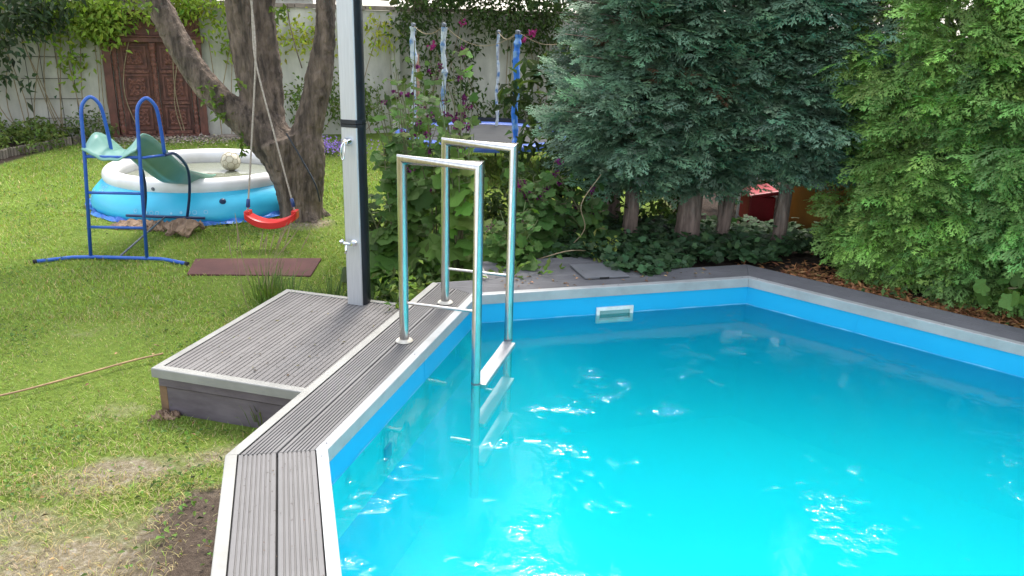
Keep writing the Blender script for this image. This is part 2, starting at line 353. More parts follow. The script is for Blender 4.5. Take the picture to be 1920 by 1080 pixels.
# ground: lawn with straw, bare soil by the pool, bed soil behind
m, nt, bs, L = newmat('lawn_ground'); MT['ground'] = m
tc = nt.nodes.new("ShaderNodeNewGeometry"); sp = nt.nodes.new("ShaderNodeSeparateXYZ"); L(tc.outputs['Position'], sp.inputs[0])
at = nt.nodes.new("ShaderNodeAttribute"); at.attribute_name = 'col'; sa = nt.nodes.new("ShaderNodeSeparateColor"); L(at.outputs['Color'], sa.inputs[0])
n1 = noise(nt, 3.2, 8, .7); n2 = noise(nt, 26, 8, .7); n3 = noise(nt, 90, 5, .7)
green = ramp(nt, n2.outputs['Fac'], [(.3, (.11, .16, .03)), (.55, (.17, .245, .04)), (.75, (.26, .29, .08))]).outputs[0]
soil = ramp(nt, n2.outputs['Fac'], [(.3, (.075, .055, .042)), (.55, (.125, .095, .072)), (.8, (.22, .175, .13))]).outputs[0]
pale = ramp(nt, n2.outputs['Fac'], [(.3, (.16, .13, .075)), (.5, (.28, .235, .15)), (.72, (.46, .41, .33))]).outputs[0]
soil = mixc(nt, sa.outputs[2], soil, pale)
def addn(a, b, k, o):
    x = nt.nodes.new("ShaderNodeMath"); x.operation = 'MULTIPLY_ADD'; L(b, x.inputs[0]); x.inputs[1].default_value = k; L(a, x.inputs[2])
    y = nt.nodes.new("ShaderNodeMath"); y.operation = 'ADD'; L(x.outputs[0], y.inputs[0]); y.inputs[1].default_value = o; return y.outputs[0]
fs = ramp(nt, addn(sa.outputs[0], n1.outputs['Fac'], .9, -.45), [(.35, (0, 0, 0)), (.62, (1, 1, 1))]).outputs[0]
c = mixc(nt, fs, green, soil)
bed = ramp(nt, n2.outputs['Fac'], [(.3, (.03, .025, .02)), (.7, (.085, .06, .045))]).outputs[0]
c = mixc(nt, sa.outputs[1], c, bed)
L(c, bs.inputs['Base Color']); bs.inputs['Roughness'].default_value = .95; bs.inputs['Specular IOR Level'].default_value = .1
bump(nt, n3.outputs['Fac'], .9, .03, bs)

# ------------------------------------------------------------------ plan of the pool (heading from +Y, clockwise)
HD = [-15.99984, 14.71315, 73.81850, 131.21993]
dv = lambda h: np.array([math.sin(R_(h)), math.cos(R_(h))])
nv = lambda h: np.array([math.cos(R_(h)), -math.sin(R_(h))])       # towards the water
NLc, LFc, FRc = np.array([-.75182, 2.94599]), np.array([-.22425, 4.95510]), np.array([1.71852, 5.51885])
A_ = NLc - dv(HD[0])*2.6; E_ = FRc + dv(HD[3])*2.6; E1 = E_ - dv(HD[0])*2.6; E2 = E1 - dv(HD[1])*2.0772; E3 = E2 - dv(HD[2])*2.0229
INN = [A_, NLc, LFc, FRc, E_, E1, E2, E3]
HDS = HD + [h + 180 for h in HD]
WID = [.4116, .3746, .3265, .3265, .38, .38, .38, .38]
def corner(i, off=None):                                          # outer corner between side i-1 and i at full width (or offset)
    a, b = (i - 1) % 8, i % 8
    wa, wb = (WID[a], WID[b]) if off is None else (off, off)
    na, nb_ = nv(HDS[a]), nv(HDS[b])
    return np.linalg.solve(np.array([na, nb_]), np.array([na @ INN[i % 8] - wa, nb_ @ INN[i % 8] - wb]))
OUT = [corner(i) for i in range(8)]
def inside(poly, X, Y):
    c = np.zeros(np.shape(X), bool); n = len(poly)
    for i in range(n):
        x1, y1 = poly[i]; x2, y2 = poly[(i+1) % n]
        k = ((y1 > Y) != (y2 > Y)) & (X < (x2-x1)*(Y-y1)/(y2-y1+1e-12) + x1); c ^= k
    return c
def sst(a, b, x): t = np.clip((x-a)/(b-a), 0, 1); return t*t*(3-2*t)
def hz(x, y):
    mnd = sst(-.7, .35, x)*(1 - sst(7.4, 9.2, y)*(1 - sst(2.5, 4, x)))*sst(-6, -3, y + x*2)
    return G + .39*mnd
# ------------------------------------------------------------------ ground
xs = np.concatenate([[-80, -45, -25, -16], np.arange(-12, 7.01, .14), [9, 13, 25, 45, 80]])
ys = np.concatenate([[-60, -30, -12, -6], np.arange(-3, 17.01, .14), [20, 28, 45, 80, 140]])
X, Y = np.meshgrid(xs, ys, indexing='ij')
Z = hz(X, Y) + .012*np.sin(X*2.3 + Y)*np.cos(Y*1.7 - X*.6)*(np.abs(X) < 12)
mid = [corner(i, .13) for i in range(8)]
ins = inside(mid, X, Y)
soilw = np.zeros_like(X)
def blob(cx, cy, rx, ry, a, k=1.):
    ca, sa_ = math.cos(a), math.sin(a); u = (X-cx)*ca + (Y-cy)*sa_; v = -(X-cx)*sa_ + (Y-cy)*ca
    return k*np.exp(-((u/rx)**2 + (v/ry)**2))
# bare strip along the near deck, worn pale patches further out
dN = nv(HD[0]); dist = -(((X - NLc[0])*dN[0] + (Y - NLc[1])*dN[1]) + WID[0])          # distance outside the near deck edge
al = (X - NLc[0])*dv(HD[0])[0] + (Y - NLc[1])*dv(HD[0])[1]
soilw = np.maximum(soilw, np.where((dist > -.4) & (al < .85), 1.0 - sst(.2, .5, dist) + .0, 0)*sst(.8, .3, al))
strip_ = soilw.copy()
for bx in ((-1.95, 3.42, .42, .20, .25, .80), (-1.45, 3.62, .30, .16, .2, .7), (-1.75, 2.75, .75, .42, .2, .66), (-1.5, 2.35, .5, .3, 0, .7), (-2.45, 2.95, .5, .3, .3, .6), (-2.2, 4.05, .3, .18, .4, .52), (-1.25, 2.75, .3, .5, 0, .66), (-2.05, 5.5, .25, .2, 0, .5), (-2.3, 8.45, .5, .4, 0, .7), (-3.0, 5.2, .4, .25, .5, .45), (-3.4, 3.6, .5, .25, .2, .45)):
    soilw = np.maximum(soilw, blob(*bx))
soilw = np.maximum(soilw, .62*sst(4.0, 2.4, Y)*(X < -.6))
palew = np.clip(1 - strip_*1.4, 0, 1)
bedw = sst(-.55, .05, X)*(Y > 4.6)*(1 - sst(7.8, 8.6, Y)*(X < 2)) ; bedw = np.maximum(bedw, sst(1.8, 2.4, X)*(Y < 9))
bedw = np.maximum(bedw, ((X < -7.35) & (Y > 11)).astype(float))
g = M(); n0, n1_ = X.shape
idx = np.arange(n0*n1_).reshape(n0, n1_); q = np.stack([idx[:-1, :-1], idx[1:, :-1], idx[1:, 1:], idx[:-1, 1:]], -1).reshape(-1, 4)
keep = ~ins.ravel()[q].any(1)
g.add(np.stack([X, Y, Z], -1).reshape(-1, 3), [q[keep]], np.stack([soilw, bedw, palew], -1).reshape(-1, 3))
tag(g.build('lawn', MT['ground'], smooth=True), kind='structure')
def soil_at(x, y):
    i = np.clip(np.searchsorted(xs, x) - 1, 0, n0-1); j = np.clip(np.searchsorted(ys, y) - 1, 0, n1_-1); return soilw[i, j], bedw[i, j]

# ------------------------------------------------------------------ pool
pool = thing('swimming_pool', (1.8, 2.3, 0), 'turquoise sunken swimming pool with grey ribbed deck boards and pale metal rim', 'swimming pool')
FLOOR, WL = -1.12, -.2006
lin = [corner(i, .012) for i in range(8)]
m = M()
for i in range(8):
    a, b = lin[i], lin[(i+1) % 8]
    ts = np.linspace(0, 1, 13); hs = np.linspace(-.03, FLOOR, 7)
    m.grid(np.array([[[*(a + (b-a)*t), h] for h in hs] for t in ts]))
m.build('pool_wall', MT['liner'], pool, smooth=False)
M().add(np.c_[np.array(lin), np.full(8, FLOOR)], [[list(range(8))[::-1]]]).build('pool_floor', MT['liner_floor'], pool)
wl = [corner(i, .0105) for i in range(8)]; m = M()
for i in range(8):
    a, b = wl[i], wl[(i+1) % 8]; ts = np.linspace(0, 1, 30)
    m.grid(np.array([[[*(a + (b-a)*t), WL + .001], [*(a + (b-a)*t), WL + .006 + .003*math.sin(t*40 + i)]] for t in ts]))
m.build('scum_line', MT['scum'], pool)
# creases in the foil on the floor
for P in ([(.95, 2.2), (1.15, 2.7), (1.35, 3.05), (1.75, 3.35), (2.1, 3.5)], [(2.0, 2.3), (2.3, 2.75), (2.45, 3.1)], [(.25, 2.4), (.3, 2.9), (.42, 3.3)], [(2.75, 2.7), (2.9, 2.95), (2.92, 3.2)]):
    p = smooth_path([(x, y, FLOOR + .002) for x, y in P], 60); p[:, :2] += rng.normal(0, .006, (len(p), 2))
    M().tube(p, .008, 6, rs=.003 + .007*np.sin(np.linspace(.05, 3.1, len(p)))*rng.uniform(.5, 1.2, len(p))).build('liner_crease', MT['liner_crease'], pool)
# deck boards and rims
def rib_profile(w, n, dep, edge=.004):
    """cross-section of a ribbed board: list of (offset 0..w, z)"""
    pts = [(0, -.022), (0, -edge*.6), (edge*.6, 0)]; p = (w - 2*edge)/n
    for k in range(n):
        x0 = edge + k*p
        if k > 0: pts += [(x0 - p*.21, 0), (x0 - p*.15, -dep), (x0 + p*.15, -dep), (x0 + p*.21, 0)]
    pts += [(w - edge*.6, 0), (w, -edge*.6), (w, -.022)]
    return pts
def strip(i, prof, o0, name, mat, dz=0, t0=0., t1=1., gap=.0015, smooth=False, parent=None):
    """extrude a profile given in outward offsets along side i, mitred at both corners"""
    W_ = WID[i]; a0, a1, b0, b1 = INN[i], OUT[i], INN[(i+1) % 8], OUT[(i+1) % 8]
    d = dv(HDS[i]); V0, V1 = [], []
    for o, z in prof:
        f = (o0 + o)/W_; p, q_ = a0 + (a1-a0)*f, b0 + (b1-b0)*f
        pp, qq = p + (q_-p)*t0, p + (q_-p)*t1
        V0.append([*(pp + d*(gap if t0 == 0 else .0006)), z + dz]); V1.append([*(qq - d*(gap if t1 == 1 else .0006)), z + dz])
    n = len(prof); m = M()
    m.add(V0 + V1, [[[k, k+1, n+k+1, n+k] for k in range(n-1)], [list(range(n))], [list(range(n, 2*n))[::-1]]])
    return m.build(name, mat, parent or pool, smooth=smooth)
def rim(i, o0, w, fz, name, mat, side, dz=.003):
    """angle-shaped rim, its leg on the water side (side=0) or the outer side (1)"""
    t = .004; r = .005
    if side == 0: prof = [(-.012, -fz), (-.016, -fz), (-.016, -r), (-.016 + r*.3, -r*.3), (-.016 + r, 0), (w, 0), (w, -t), (-.012, -t)]
    else: prof = [(0, -t), (0, 0), (w - r, 0), (w - r*.3, -r*.3), (w, -r), (w, -fz), (w - t, -fz), (w - t, -t)]
    return strip(i, prof, o0, name, mat, dz, gap=.0008)
TR = .0475
for i in range(8):
    W_ = WID[i]; bw = (W_ - (1 if i in (2, 3) else 2)*TR - .018)/2
    nr = 8; dep = .006 if i < 2 else .003
    mt = MT['deck'] if i < 2 else MT['deck_far']
    rim(i, .016, TR - .016, .067, 'coping', MT['coping'], 0)
    if i not in (2, 3): rim(i, W_ - TR, TR, .06, 'edge_trim', MT['trim'], 1)
    strip(i, rib_profile(bw, nr, dep), TR + .005, 'deck_board', mt)
    strip(i, rib_profile(bw, nr, dep), TR + .005 + bw + .008, 'deck_board', mt)
    # substructure and skirt below the boards
    strip(i, [(0.0, -.0235), (W_ - .012, -.0235), (W_ - .012, -.55), (W_ - .03, -.55), (W_ - .03, -.04), (0.0, -.04)], 0.004, 'deck_skirt', MT['dark'])
# screws on the rims
for i in range(4):
    for fr_ in (.02, .5, .98):
        p = INN[i] + (INN[(i+1) % 8] - INN[i])*fr_ - nv(HDS[i])*.028
        m = M(); m.lathe([(0, .0046), (.004, .0046), (.0048, .0036), (.0048, .002)], (*p, 0), 10); m.build('rim_screw', MT['grey_metal'], pool)
# plug of dark shadow gap: end face of the left rim
dF, nF = dv(HD[2]), nv(HD[2]); dL, nL = dv(HD[1]), nv(HD[1])
# wider deck (pump box) behind the far side, with hatch plate
po = OUT[2]; ext_w = .42
def farpt(t, o): return po + dF*t - nF*o
m_ext = []
for k in range(3):
    o0 = .004 + k*.142
    prof = rib_profile(.138, 8, .003)
    t0, t1 = .40, 1.85; m = M(); n = len(prof)
    V0 = [[*farpt(t0 + .19*(o0 + o)/.42*0 + .10*(o0+o), o0 + o), z - .002] for o, z in prof]; V1 = [[*farpt(t1, o0 + o), z - .002] for o, z in prof]
    m.add(V0 + V1, [[[j, j+1, n+j+1, n+j] for j in range(n-1)], [list(range(n))], [list(range(n, 2*n))[::-1]]])
    m.build('deck_board', MT['deck_far'], pool)
m = M(); a = farpt(.36, .004); b = farpt(.40, .43); s_ = dF*.036
m.prism([a, a + s_, b + s_, b], -.05, .006); m.build('edge_trim', MT['trim'], pool)
ht = thing('hatch_plate', (.64, 5.57, .004), 'square grey hatch plate lying loose on the far deck by the hedge', 'hatch')
hp = [np.array([.423, 5.67]), np.array([.515, 5.361]), np.array([.839, 5.443]), np.array([.72, 5.74])]
m = M(); V = [[*p, .006] for p in hp] + [[*p, .018] for p in hp]; m.add(V, [[[3,2,1,0],[4,5,6,7],[0,1,5,4],[1,2,6,5],[2,3,7,6],[3,0,4,7]]]); m.build('plate', MT['hatch'], ht, bevel=.002)
m = M(); pm = hp[1] + (hp[2]-hp[1])*.42; m.box((*(pm + np.array([.004, -.004])), .010), (.07, .006, .012), np.array([[*dF, 0], [*(-nF), 0], [0, 0, 1]])); m.build('finger_slot', MT['dark'], ht)
# skimmer mouth in the far wall
wallF = INN[2] - nF*(-0.0); axF = np.array([[*dF, 0], [*nF, 0], [0, 0, 1.]])
skc = np.array([.7246, 5.2306, -.205]); tloc = (skc[:2] - INN[2]) @ dF; skp = INN[2] + dF*tloc - nF*.012
def onF(u, out, z): return np.array([*(skp + dF*u + nF*out), z])
sk = M(); hw, hh, t = .138, .058, .024
for (u, z, su, sz) in ((0, hh - t/2, 2*hw, t), (0, -hh + t/2, 2*hw, t), (-hw + t/2, 0, t, 2*hh - 2*t), (hw - t/2, 0, t, 2*hh - 2*t)):
    sk.box(onF(u, .008, -.204 + z), (su, .018, sz), axF)
skf = sk.build('skimmer', MT['skimmer'], pool, bevel=.002)
m = M(); m.box(onF(0, .0025, -.204), (2*hw - 2*t, .004, 2*hh - 2*t), axF); m.build('skimmer_mouth', solid('skimmer_throat', (.22, .38, .36), (.14, .26, .26), 8, .5), skf)
m = M(); m.box(onF(0, .009, -.204 - hh + t + .006), (2*hw - 2*t - .01, .008, .008), axF); m.build('skimmer_flap', MT['skimmer'], skf)
for i_, t_ in ((2, .42), (3, .30), (3, .72), (1, .55)):
    d_, n_ = dv(HDS[i_]), nv(HDS[i_]); p_ = INN[i_] + d_*(t_*np.linalg.norm(INN[(i_+1) % 8] - INN[i_])) - n_*.0115
    m = M(); m.box((*p_, (FLOOR - .07)/2), (.014, .002, -.07 - FLOOR), np.array([[*d_, 0], [*n_, 0], [0, 0, 1.]])); m.build('liner_seam', MT['liner'], pool)
# small inlet fitting low on the left wall
ip = INN[1] + dL*.62 + nL*(-.008)
m = M(); m.box((*ip, -.36), (.075, .012, .075), np.array([[*dL, 0], [*nL, 0], [0, 0, 1]])); m.build('wall_inlet', solid('inlet_grey', (.03, .22, .35), (.02, .16, .28), 8, .5), pool, bevel=.003)
# water body
wp = [corner(i, .009) for i in range(8)]
m = M(); m.prism(wp, FLOOR + .004, WL)
tag(m.build('pool_water', MT['water']), kind='structure')

# ------------------------------------------------------------------ step platform beside the deck
PZ = -.1695; PN, PF, PS = 3.4017, 4.8529, -2.9600; PE = -1.4754 - .3746 - .004
PL = lambda a, n, z: np.array([*(dL*a + nL*n), z])
axL = np.array([[*dL, 0], [*nL, 0], [0, 0, 1.]])
pf = thing('step_platform', PL((PN+PF)/2, (PS+PE)/2, G), 'low grey ribbed step platform with white edging on the lawn', 'platform')
x0 = PS + TR + .004; nbd = 7; pitch = (PE - x0)/nbd
for k in range(nbd):
    prof = rib_profile(pitch - .003, 5, .0045); n = len(prof); m = M()
    V0 = [PL(PN + TR + .003, x0 + k*pitch + o, PZ + z) for o, z in prof]; V1 = [PL(PF - TR*.8, x0 + k*pitch + o, PZ + z) for o, z in prof]
    m.add(V0 + V1, [[[j+1, j, n+j, n+j+1] for j in range(n-1)], [list(range(n))[::-1]], [list(range(n, 2*n))]]); m.build('deck_board', MT['deck_brown'], pf)
def ptrim(P, Q, inward, nm='edge_trim', w=TR):
    P, Q, inward = map(np.array, (P, Q, inward)); t = .004; r = .007; z1 = PZ + .004
    prof = [(w, z1-t), (w, z1), (r, z1), (r*.3, z1-r*.3), (0, z1-r), (0, z1-.056), (t, z1-.056), (t, z1-t)]
    d = (Q-P)/np.linalg.norm(Q-P); n = len(prof); m = M()
    V0 = [[*(P + inward*o + d*o), z] for o, z in prof]; V1 = [[*(Q + inward*o - d*o), z] for o, z in prof]
    m.add(V0 + V1, [[[j, j+1, n+j+1, n+j] for j in range(n-1)], [list(range(n))], [list(range(n, 2*n))]]); m.build(nm, MT['trim'], pf)
c00, c01 = dL*PN + nL*PS, dL*PF + nL*PS; c10, c11 = dL*PN + nL*PE, dL*PF + nL*PE
ptrim(c00, c01, nL); ptrim(c10 + nL*.05, c00, dL); ptrim(c01, c11 + nL*.05, -dL)
m = M(); m.box(PL((PN+PF)/2, (PS+PE)/2, PZ - .045), (PF - PN - .05, PE - PS - .05, .04), axL); m.build('frame', MT['dark'], pf)
m = M(); m.box(PL(PN + .035, (PS+PE)/2, (PZ - .11 + G)/2 - .02), (.02, PE - PS - .05, PZ - .10 - G + .02), axL); m.box(PL(PF - .035, (PS+PE)/2, (PZ - .06 + G)/2), (.02, PE - PS - .09, PZ - .06 - G), axL)
m.box(PL((PN+PF)/2, PS + .035, (PZ - .06 + G)/2), (PF - PN - .12, .02, PZ - .06 - G), axL); m.build('side_panel', MT['panel'], pf)
m = M(); m.box(PL(PN + .024, (PS+PE)/2 + .01, PZ - .082), (.025, PE - PS - .04, .05), axL); m.build('ledger_board', MT['panel'], pf, bevel=.004)
m = M(); m.box(PL(PN + .042, PS + .045, (PZ - .108 + G)/2), (.04, .05, PZ - .108 - G), axL); m.build('corner_post', MT['wood_corner'], pf, bevel=.004)

# ------------------------------------------------------------------ pool ladder
LX, LA, LB, LH, LW = -1.6280, 3.8539, 4.5283, 1.0238, .4245
lad = thing('pool_ladder', PL((LA+LB)/2, LX, 0), 'stainless steel pool ladder with two tall square handrail loops', 'pool ladder')
LBOT = -.92
for a in (LA, LB):
    m = M(); m.tube([PL(a, LX, .002), PL(a, LX, LH), PL(a, LX + LW, LH), PL(a, LX + LW, LBOT)], .0265, 24)
    hr = m.build('handrail', MT['steel'], lad, auto=40)
    m = M(); m.tube([PL(a, LX + .02, .232), PL(a, LX + LW - .02, .232)], .0085, 12); m.build('crossbar', MT['steel'], hr, auto=40)
    m = M(); m.tube([PL(a, LX + LW, -.57), PL(a, LX + LW - .145, -.57)], .018, 14); m.build('wall_spacer', MT['steel'], hr, auto=40)
    m = M(); m.lathe([(0.027, .018), (.032, .016), (.045, .011), (.049, .005), (.049, .0035)], PL(a, LX, 0), 28); m.build('base_flange', MT['greyplast'], hr, auto=50)
    m = M(); m.lathe([(.0272, .0), (.0272, .012)], PL(a, LX + LW, WL + .004), 20); m.build('collar', MT['grey_metal'], hr)
for z in (-.215, -.46, -.71):
    m = M(); m.box(PL((LA+LB)/2, LX + LW + .012, z), (LB - LA - .03, .085, .028), axL); m.build('step', MT['alu'], lad, bevel=.006)

# ------------------------------------------------------------------ solar shower
SA, SN = float(np.array([-1.078, 5.17]) @ dL), float(np.array([-1.078, 5.17]) @ nL)
sh = thing('garden_shower', PL(SA, SN, PZ), 'tall black and silver garden shower column standing on the step platform', 'shower')
shell = [(-.0585, .004), (-.074, .03), (-.074, .075), (-.06, .12), (-.03, .148), (.0, .155), (.03, .148), (.06, .12), (.074, .075), (.074, .03), (.0585, .004)]
SH_TOP = 2.12
def shp(u, v, z): return PL(SA + v, SN + u, z)
m = M(); m.prism([PL(SA + v, SN + u, 0)[:2] for u, v in shell], PZ + .001, 1.045); m.prism([PL(SA + v, SN + u, 0)[:2] for u, v in shell], 1.09, SH_TOP); m.build('water_tank', MT['black'], sh, auto=35)
def fstrip(z0, z1, name):
    m = M(); m.prism([PL(SA + v, SN + u, 0)[:2] for u, v in [(-.056, .008), (-.056, -.004), (-.05, -.008), (.05, -.008), (.056, -.004), (.056, .008)]], z0, z1); return m.build(name, MT['alu'], sh)
fstrip(PZ + .001, 1.045, 'front_strip'); fstrip(1.09, SH_TOP - .03, 'front_strip')
m = M(); sc = 1.04
for z0, z1 in ((1.043, 1.062), (1.066, 1.092)):
    m.prism([PL(SA + (v-.06)*sc + .06, SN + u*sc, 0)[:2] for u, v in shell[:1] + [(-.0585, -.009), (.0585, -.009)][:0] + shell + [(.05, -.0105), (-.05, -.0105)]], z0, z1)
m.build('joint_band', MT['black'], sh)
axd = np.array([[*nL, 0], [0, 0, 1], [*(-dL), 0]])          # lathe axis pointing out of the strip
m = M(); m.lathe([(.0, 0), (.03, 0), (.03, .012), (.024, .02), (.021, .045), (.016, .052), (0, .054)], shp(-.005, -.008, .955), 20, axd); tapm = m.build('mixer', MT['chrome'], sh, auto=40)
m = M(); m.tube(smooth_path([shp(-.008, -.055, .957), shp(-.018, -.075, .94), shp(-.026, -.082, .88), shp(-.018, -.08, .845), shp(-.006, -.078, .86), shp(-.004, -.07, .92), shp(-.008, -.055, .957)], 30), .0045, 8); m.build('lever', MT['chrome'], tapm, smooth=True)
m = M(); m.lathe([(0, 0), (.022, 0), (.022, .006), (.012, .01), (.010, .05), (0, .05)], shp(.012, -.008, .277), 18, axd); ft = m.build('foot_tap', MT['chrome'], sh, auto=40)
m = M(); m.tube([shp(.012, -.045, .277), shp(-.03, -.065, .284), shp(-.045, -.07, .288)], .012, 12); m.tube([shp(-.02, -.06, .28), shp(-.022, -.066, .24), shp(-.024, -.075, .215)], .009, 12); m.build('spout', MT['chrome'], ft, smooth=True)
m = M(); m.tube([shp(-.045, -.07, .288), shp(-.055, -.072, .306)], .016, 12); m.build('tap_knob', MT['chrome'], ft, smooth=True)
m = M(); m.tube(smooth_path([shp(0, .05, SH_TOP - .01), shp(0, .03, SH_TOP + .08), shp(0, -.12, SH_TOP + .10), shp(0, -.2, SH_TOP + .06)], 16), .014, 12); m.lathe([(.0, .05), (.02, .045), (.075, .01), (.075, 0), (0, 0)], shp(0, -.2, SH_TOP + .02), 20); m.build('shower_head', MT['chrome'], sh, smooth=True)

# ------------------------------------------------------------------ play slide
SY = 6.9
sl = thing('play_slide', (-3.55, 7.4, G), 'blue tubular ladder with green slide chute ending in the inflatable pool', 'slide')
for nm, foot, deck, top, back in (('l', (-3.83, SY, G + .02), (-3.755, SY, .49), (-3.665, SY + .06, .985), (-3.60, SY + .17, .50)),
                                  ('r', (-3.32, SY, G + .02), (-3.275, SY, .49), (-3.185, SY + .06, .99), (-3.13, SY + .17, .50))):
    foot, deck, top, back = map(np.array, (foot, deck, top, back))
    p1 = deck*.28 + (top - [.085, .03, 0])*.72
    pts = [foot, deck, deck*.5 + (top - [.08, .04, .16])*.5, top - [.075, .045, .13], top - [.055, .03, .045], top - [.002, 0, -.004], top + [.045, .03, -.045], top + [.062, .05, -.13], back*.6 + (top + [.07, .05, -.13])*.4, back]
    m = M(); m.tube(np.vstack([[foot, deck], smooth_path(pts[1:], 45)[1:]]), .0155, 12); m.build('ladder_rail', MT['blue_metal'], sl, smooth=True)
for z, xl, xr, r in ((.485, -3.757, -3.274, .013), (.165, -3.785, -3.29, .0125), (-.148, -3.807, -3.307, .0125)):
    m = M(); m.tube([(xl + .012, SY, z), (xr - .012, SY, z + .006)], r, 10); m.build('rung', MT['blue_metal'], sl, smooth=True)
for xf, xb in ((-3.755, -3.60), (-3.275, -3.13)):
    m = M(); m.tube([(xf + .012, SY + .012, .487), (xb, SY + .17, .49)], .012, 10); m.build('side_bar', MT['blue_metal'], sl, smooth=True)
m = M(); m.tube([(-4.215, 6.72, G + .022), (-3.98, 6.87, G + .022), (-3.80, SY, G + .022), (-3.2, SY, G + .024), (-3.12, 6.88, G + .022), (-2.925, 6.79, G + .022)], .016, 10); fb = m.build('foot_bar', MT['blue_metal'], sl, smooth=True)
m = M(); m.tube([(-4.217, 6.718, G + .022), (-4.24, 6.70, G + .022)], .0185, 10); m.build('end_cap', MT['dark'], fb); m = M(); m.tube([(-2.927, 6.791, G + .022), (-2.90, 6.78, G + .022)], .0185, 10); m.build('end_cap', MT['dark'], fb)
RZ = -.345
m = M(); m.tube([(-4.07, 8.12, RZ), (-3.24, 8.11, RZ)], .0145, 10); m.build('rear_bar', MT['navy_metal'], sl, smooth=True)
for P in ([(-3.60, SY + .17, .49), (-3.61, 7.3, .46), (-3.68, 7.75, .24), (-3.78, 8.0, -.06), (-3.88, 8.12, RZ)], [(-3.13, SY + .17, .49), (-3.13, 7.3, .46), (-3.22, 7.75, .24), (-3.33, 8.0, -.06), (-3.43, 8.12, RZ)]):
    m = M(); m.tube(smooth_path(P, 24), .0145, 10); m.build('support_leg', MT['navy_metal'], sl, smooth=True)
m = M(); m.tube([(-3.57, SY, G + .03), (-3.66, 8.12, RZ)], .009, 8); m.build('brace', MT['grey_metal'], sl, smooth=True)
# chute: U section swept along a wavy path
path = smooth_path([(-3.525, SY - .03, .515), (-3.525, SY + .2, .51), (-3.53, 7.3, .44), (-3.54, 7.65, .24), (-3.54, 7.98, .06), (-3.54, 8.3, -.03), (-3.53, 8.6, -.10), (-3.52, 8.74, -.11)], 56)
n = len(path); us = np.linspace(-1, 1, 17); rows = []
for k, p in enumerate(path):
    f = k/(n-1); d = path[min(k+1, n-1)] - path[max(k-1, 0)]; d /= np.linalg.norm(d); s = nrm(np.cross(d, [0, 0, 1.])); up_ = np.cross(s, d)
    hw = .185 - .01*f; hgt = .17*(1 - .35*f)*(.22 + .78*float(sst(0, .13, f)))
    flare = max(0, 1 - f*9)
    row = [p + s*(u*hw*(1 + .12*flare) + np.sign(u)*.03*abs(u)**8) + up_*(hgt*(abs(u)**3.2)*(1.05 if abs(u) < .99 else .93) - .06*flare**2*(1-abs(u)**2) + .006*math.cos(u*9)*(abs(u) < .75)) for u in us]
    rows.append(row)
m = M(); m.grid(np.array(rows)); ch = m.build('chute', MT['green_plastic'], sl, smooth=True)
sm = ch.modifiers.new('thickness', 'SOLIDIFY'); sm.thickness = .012; sm.offset = -1

# ------------------------------------------------------------------ inflatable pool
IC = np.array([-3.70, 9.40]); IR = 1.02
ip_ = thing('inflatable_pool', (*IC, G), 'round blue inflatable paddling pool with white air ring under the slide', 'paddling pool')
RR = .092; ZR = -.085
prof = [(1.20, G + .008), (1.245, G + .03), (1.25, G + .09), (1.22, G + .19), (1.14, G + .28), (1.07, ZR - .03)]
m = M(); m.lathe(prof, (*IC, 0), 72); wl_ = m.build('pool_wall', MT['infl'], ip_, smooth=True)
a = np.linspace(0, 2*np.pi, 73)[:-1]
m = M(); pr = [(IR + RR*math.cos(t)*.92, ZR + RR*math.sin(t)) for t in np.linspace(-.9*np.pi*.5, 2*np.pi - .9*np.pi*.5, 25)]
m.lathe(pr, (*IC, 0), 72); ring = m.build('air_ring', MT['ring'], ip_, smooth=True)
m = M(); m.lathe([(.935, ZR - .02), (.98, G + .15), (1.1, G + .02)], (*IC, 0), 64); m.build('inner_wall', MT['ring'], ip_, smooth=True)
def on_wall(ang, z, out=.004):
    zs = [p[1] for p in prof]; r = np.interp(z, zs, [p[0] for p in prof]); return np.array([IC[0] + (r + out)*math.cos(ang), IC[1] + (r + out)*math.sin(ang), z])
# printed bubbles: small rings and discs lying on the vinyl
def bub(ang, z, r, full=False):
    k = 16; t = np.linspace(0, 2*np.pi, k, endpoint=False)
    Po = np.array([on_wall(ang + r*math.cos(x)/1.2, z + r*math.sin(x)) for x in t]); Pi = np.array([on_wall(ang + (0 if full else .68)*r*math.cos(x)/1.2, z + (0 if full else .68)*r*math.sin(x)) for x in t])
    m = M(); m.add(np.vstack([Po, Pi]), [[[i, (i+1) % k, k + (i+1) % k, k + i] for i in range(k)]]); m.build('printed_bubble', MT['infl_print'], wl_)
for ang, z, r, fl in ((-2.42, -.18, .028, 0), (-2.50, -.17, .02, 0), (-2.36, -.17, .03, 0), (-2.58, -.26, .045, 0), (-2.60, -.33, .035, 0), (-2.63, -.38, .02, 0), (-1.72, -.32, .018, 1), (-1.67, -.32, .022, 0), (-1.62, -.32, .022, 0), (-1.42, -.31, .015, 1), (-1.36, -.31, .024, 0), (-1.31, -.31, .024, 0), (-1.22, -.31, .022, 0), (-1.82, -.31, .02, 0), (-1.5, -.32, .012, 1)):
    bub(ang, z, r, bool(fl))
m = M()
for ang, z in ((-1.07, -.22),):
    p = on_wall(ang, z, 0); o = np.array([math.cos(ang), math.sin(ang), 0]); u = np.array([-math.sin(ang), math.cos(ang), 0])
    m.lathe([(0.0, .022), (.026, .02), (.034, .008), (.036, 0)], p, 16, np.array([u, [0, 0, 1], o]))
m.build('drain_valve', MT['navy_metal'], wl_)
ang = -1.70; o = np.array([math.cos(ang), math.sin(ang), 0]); u = np.array([-math.sin(ang), math.cos(ang), 0])
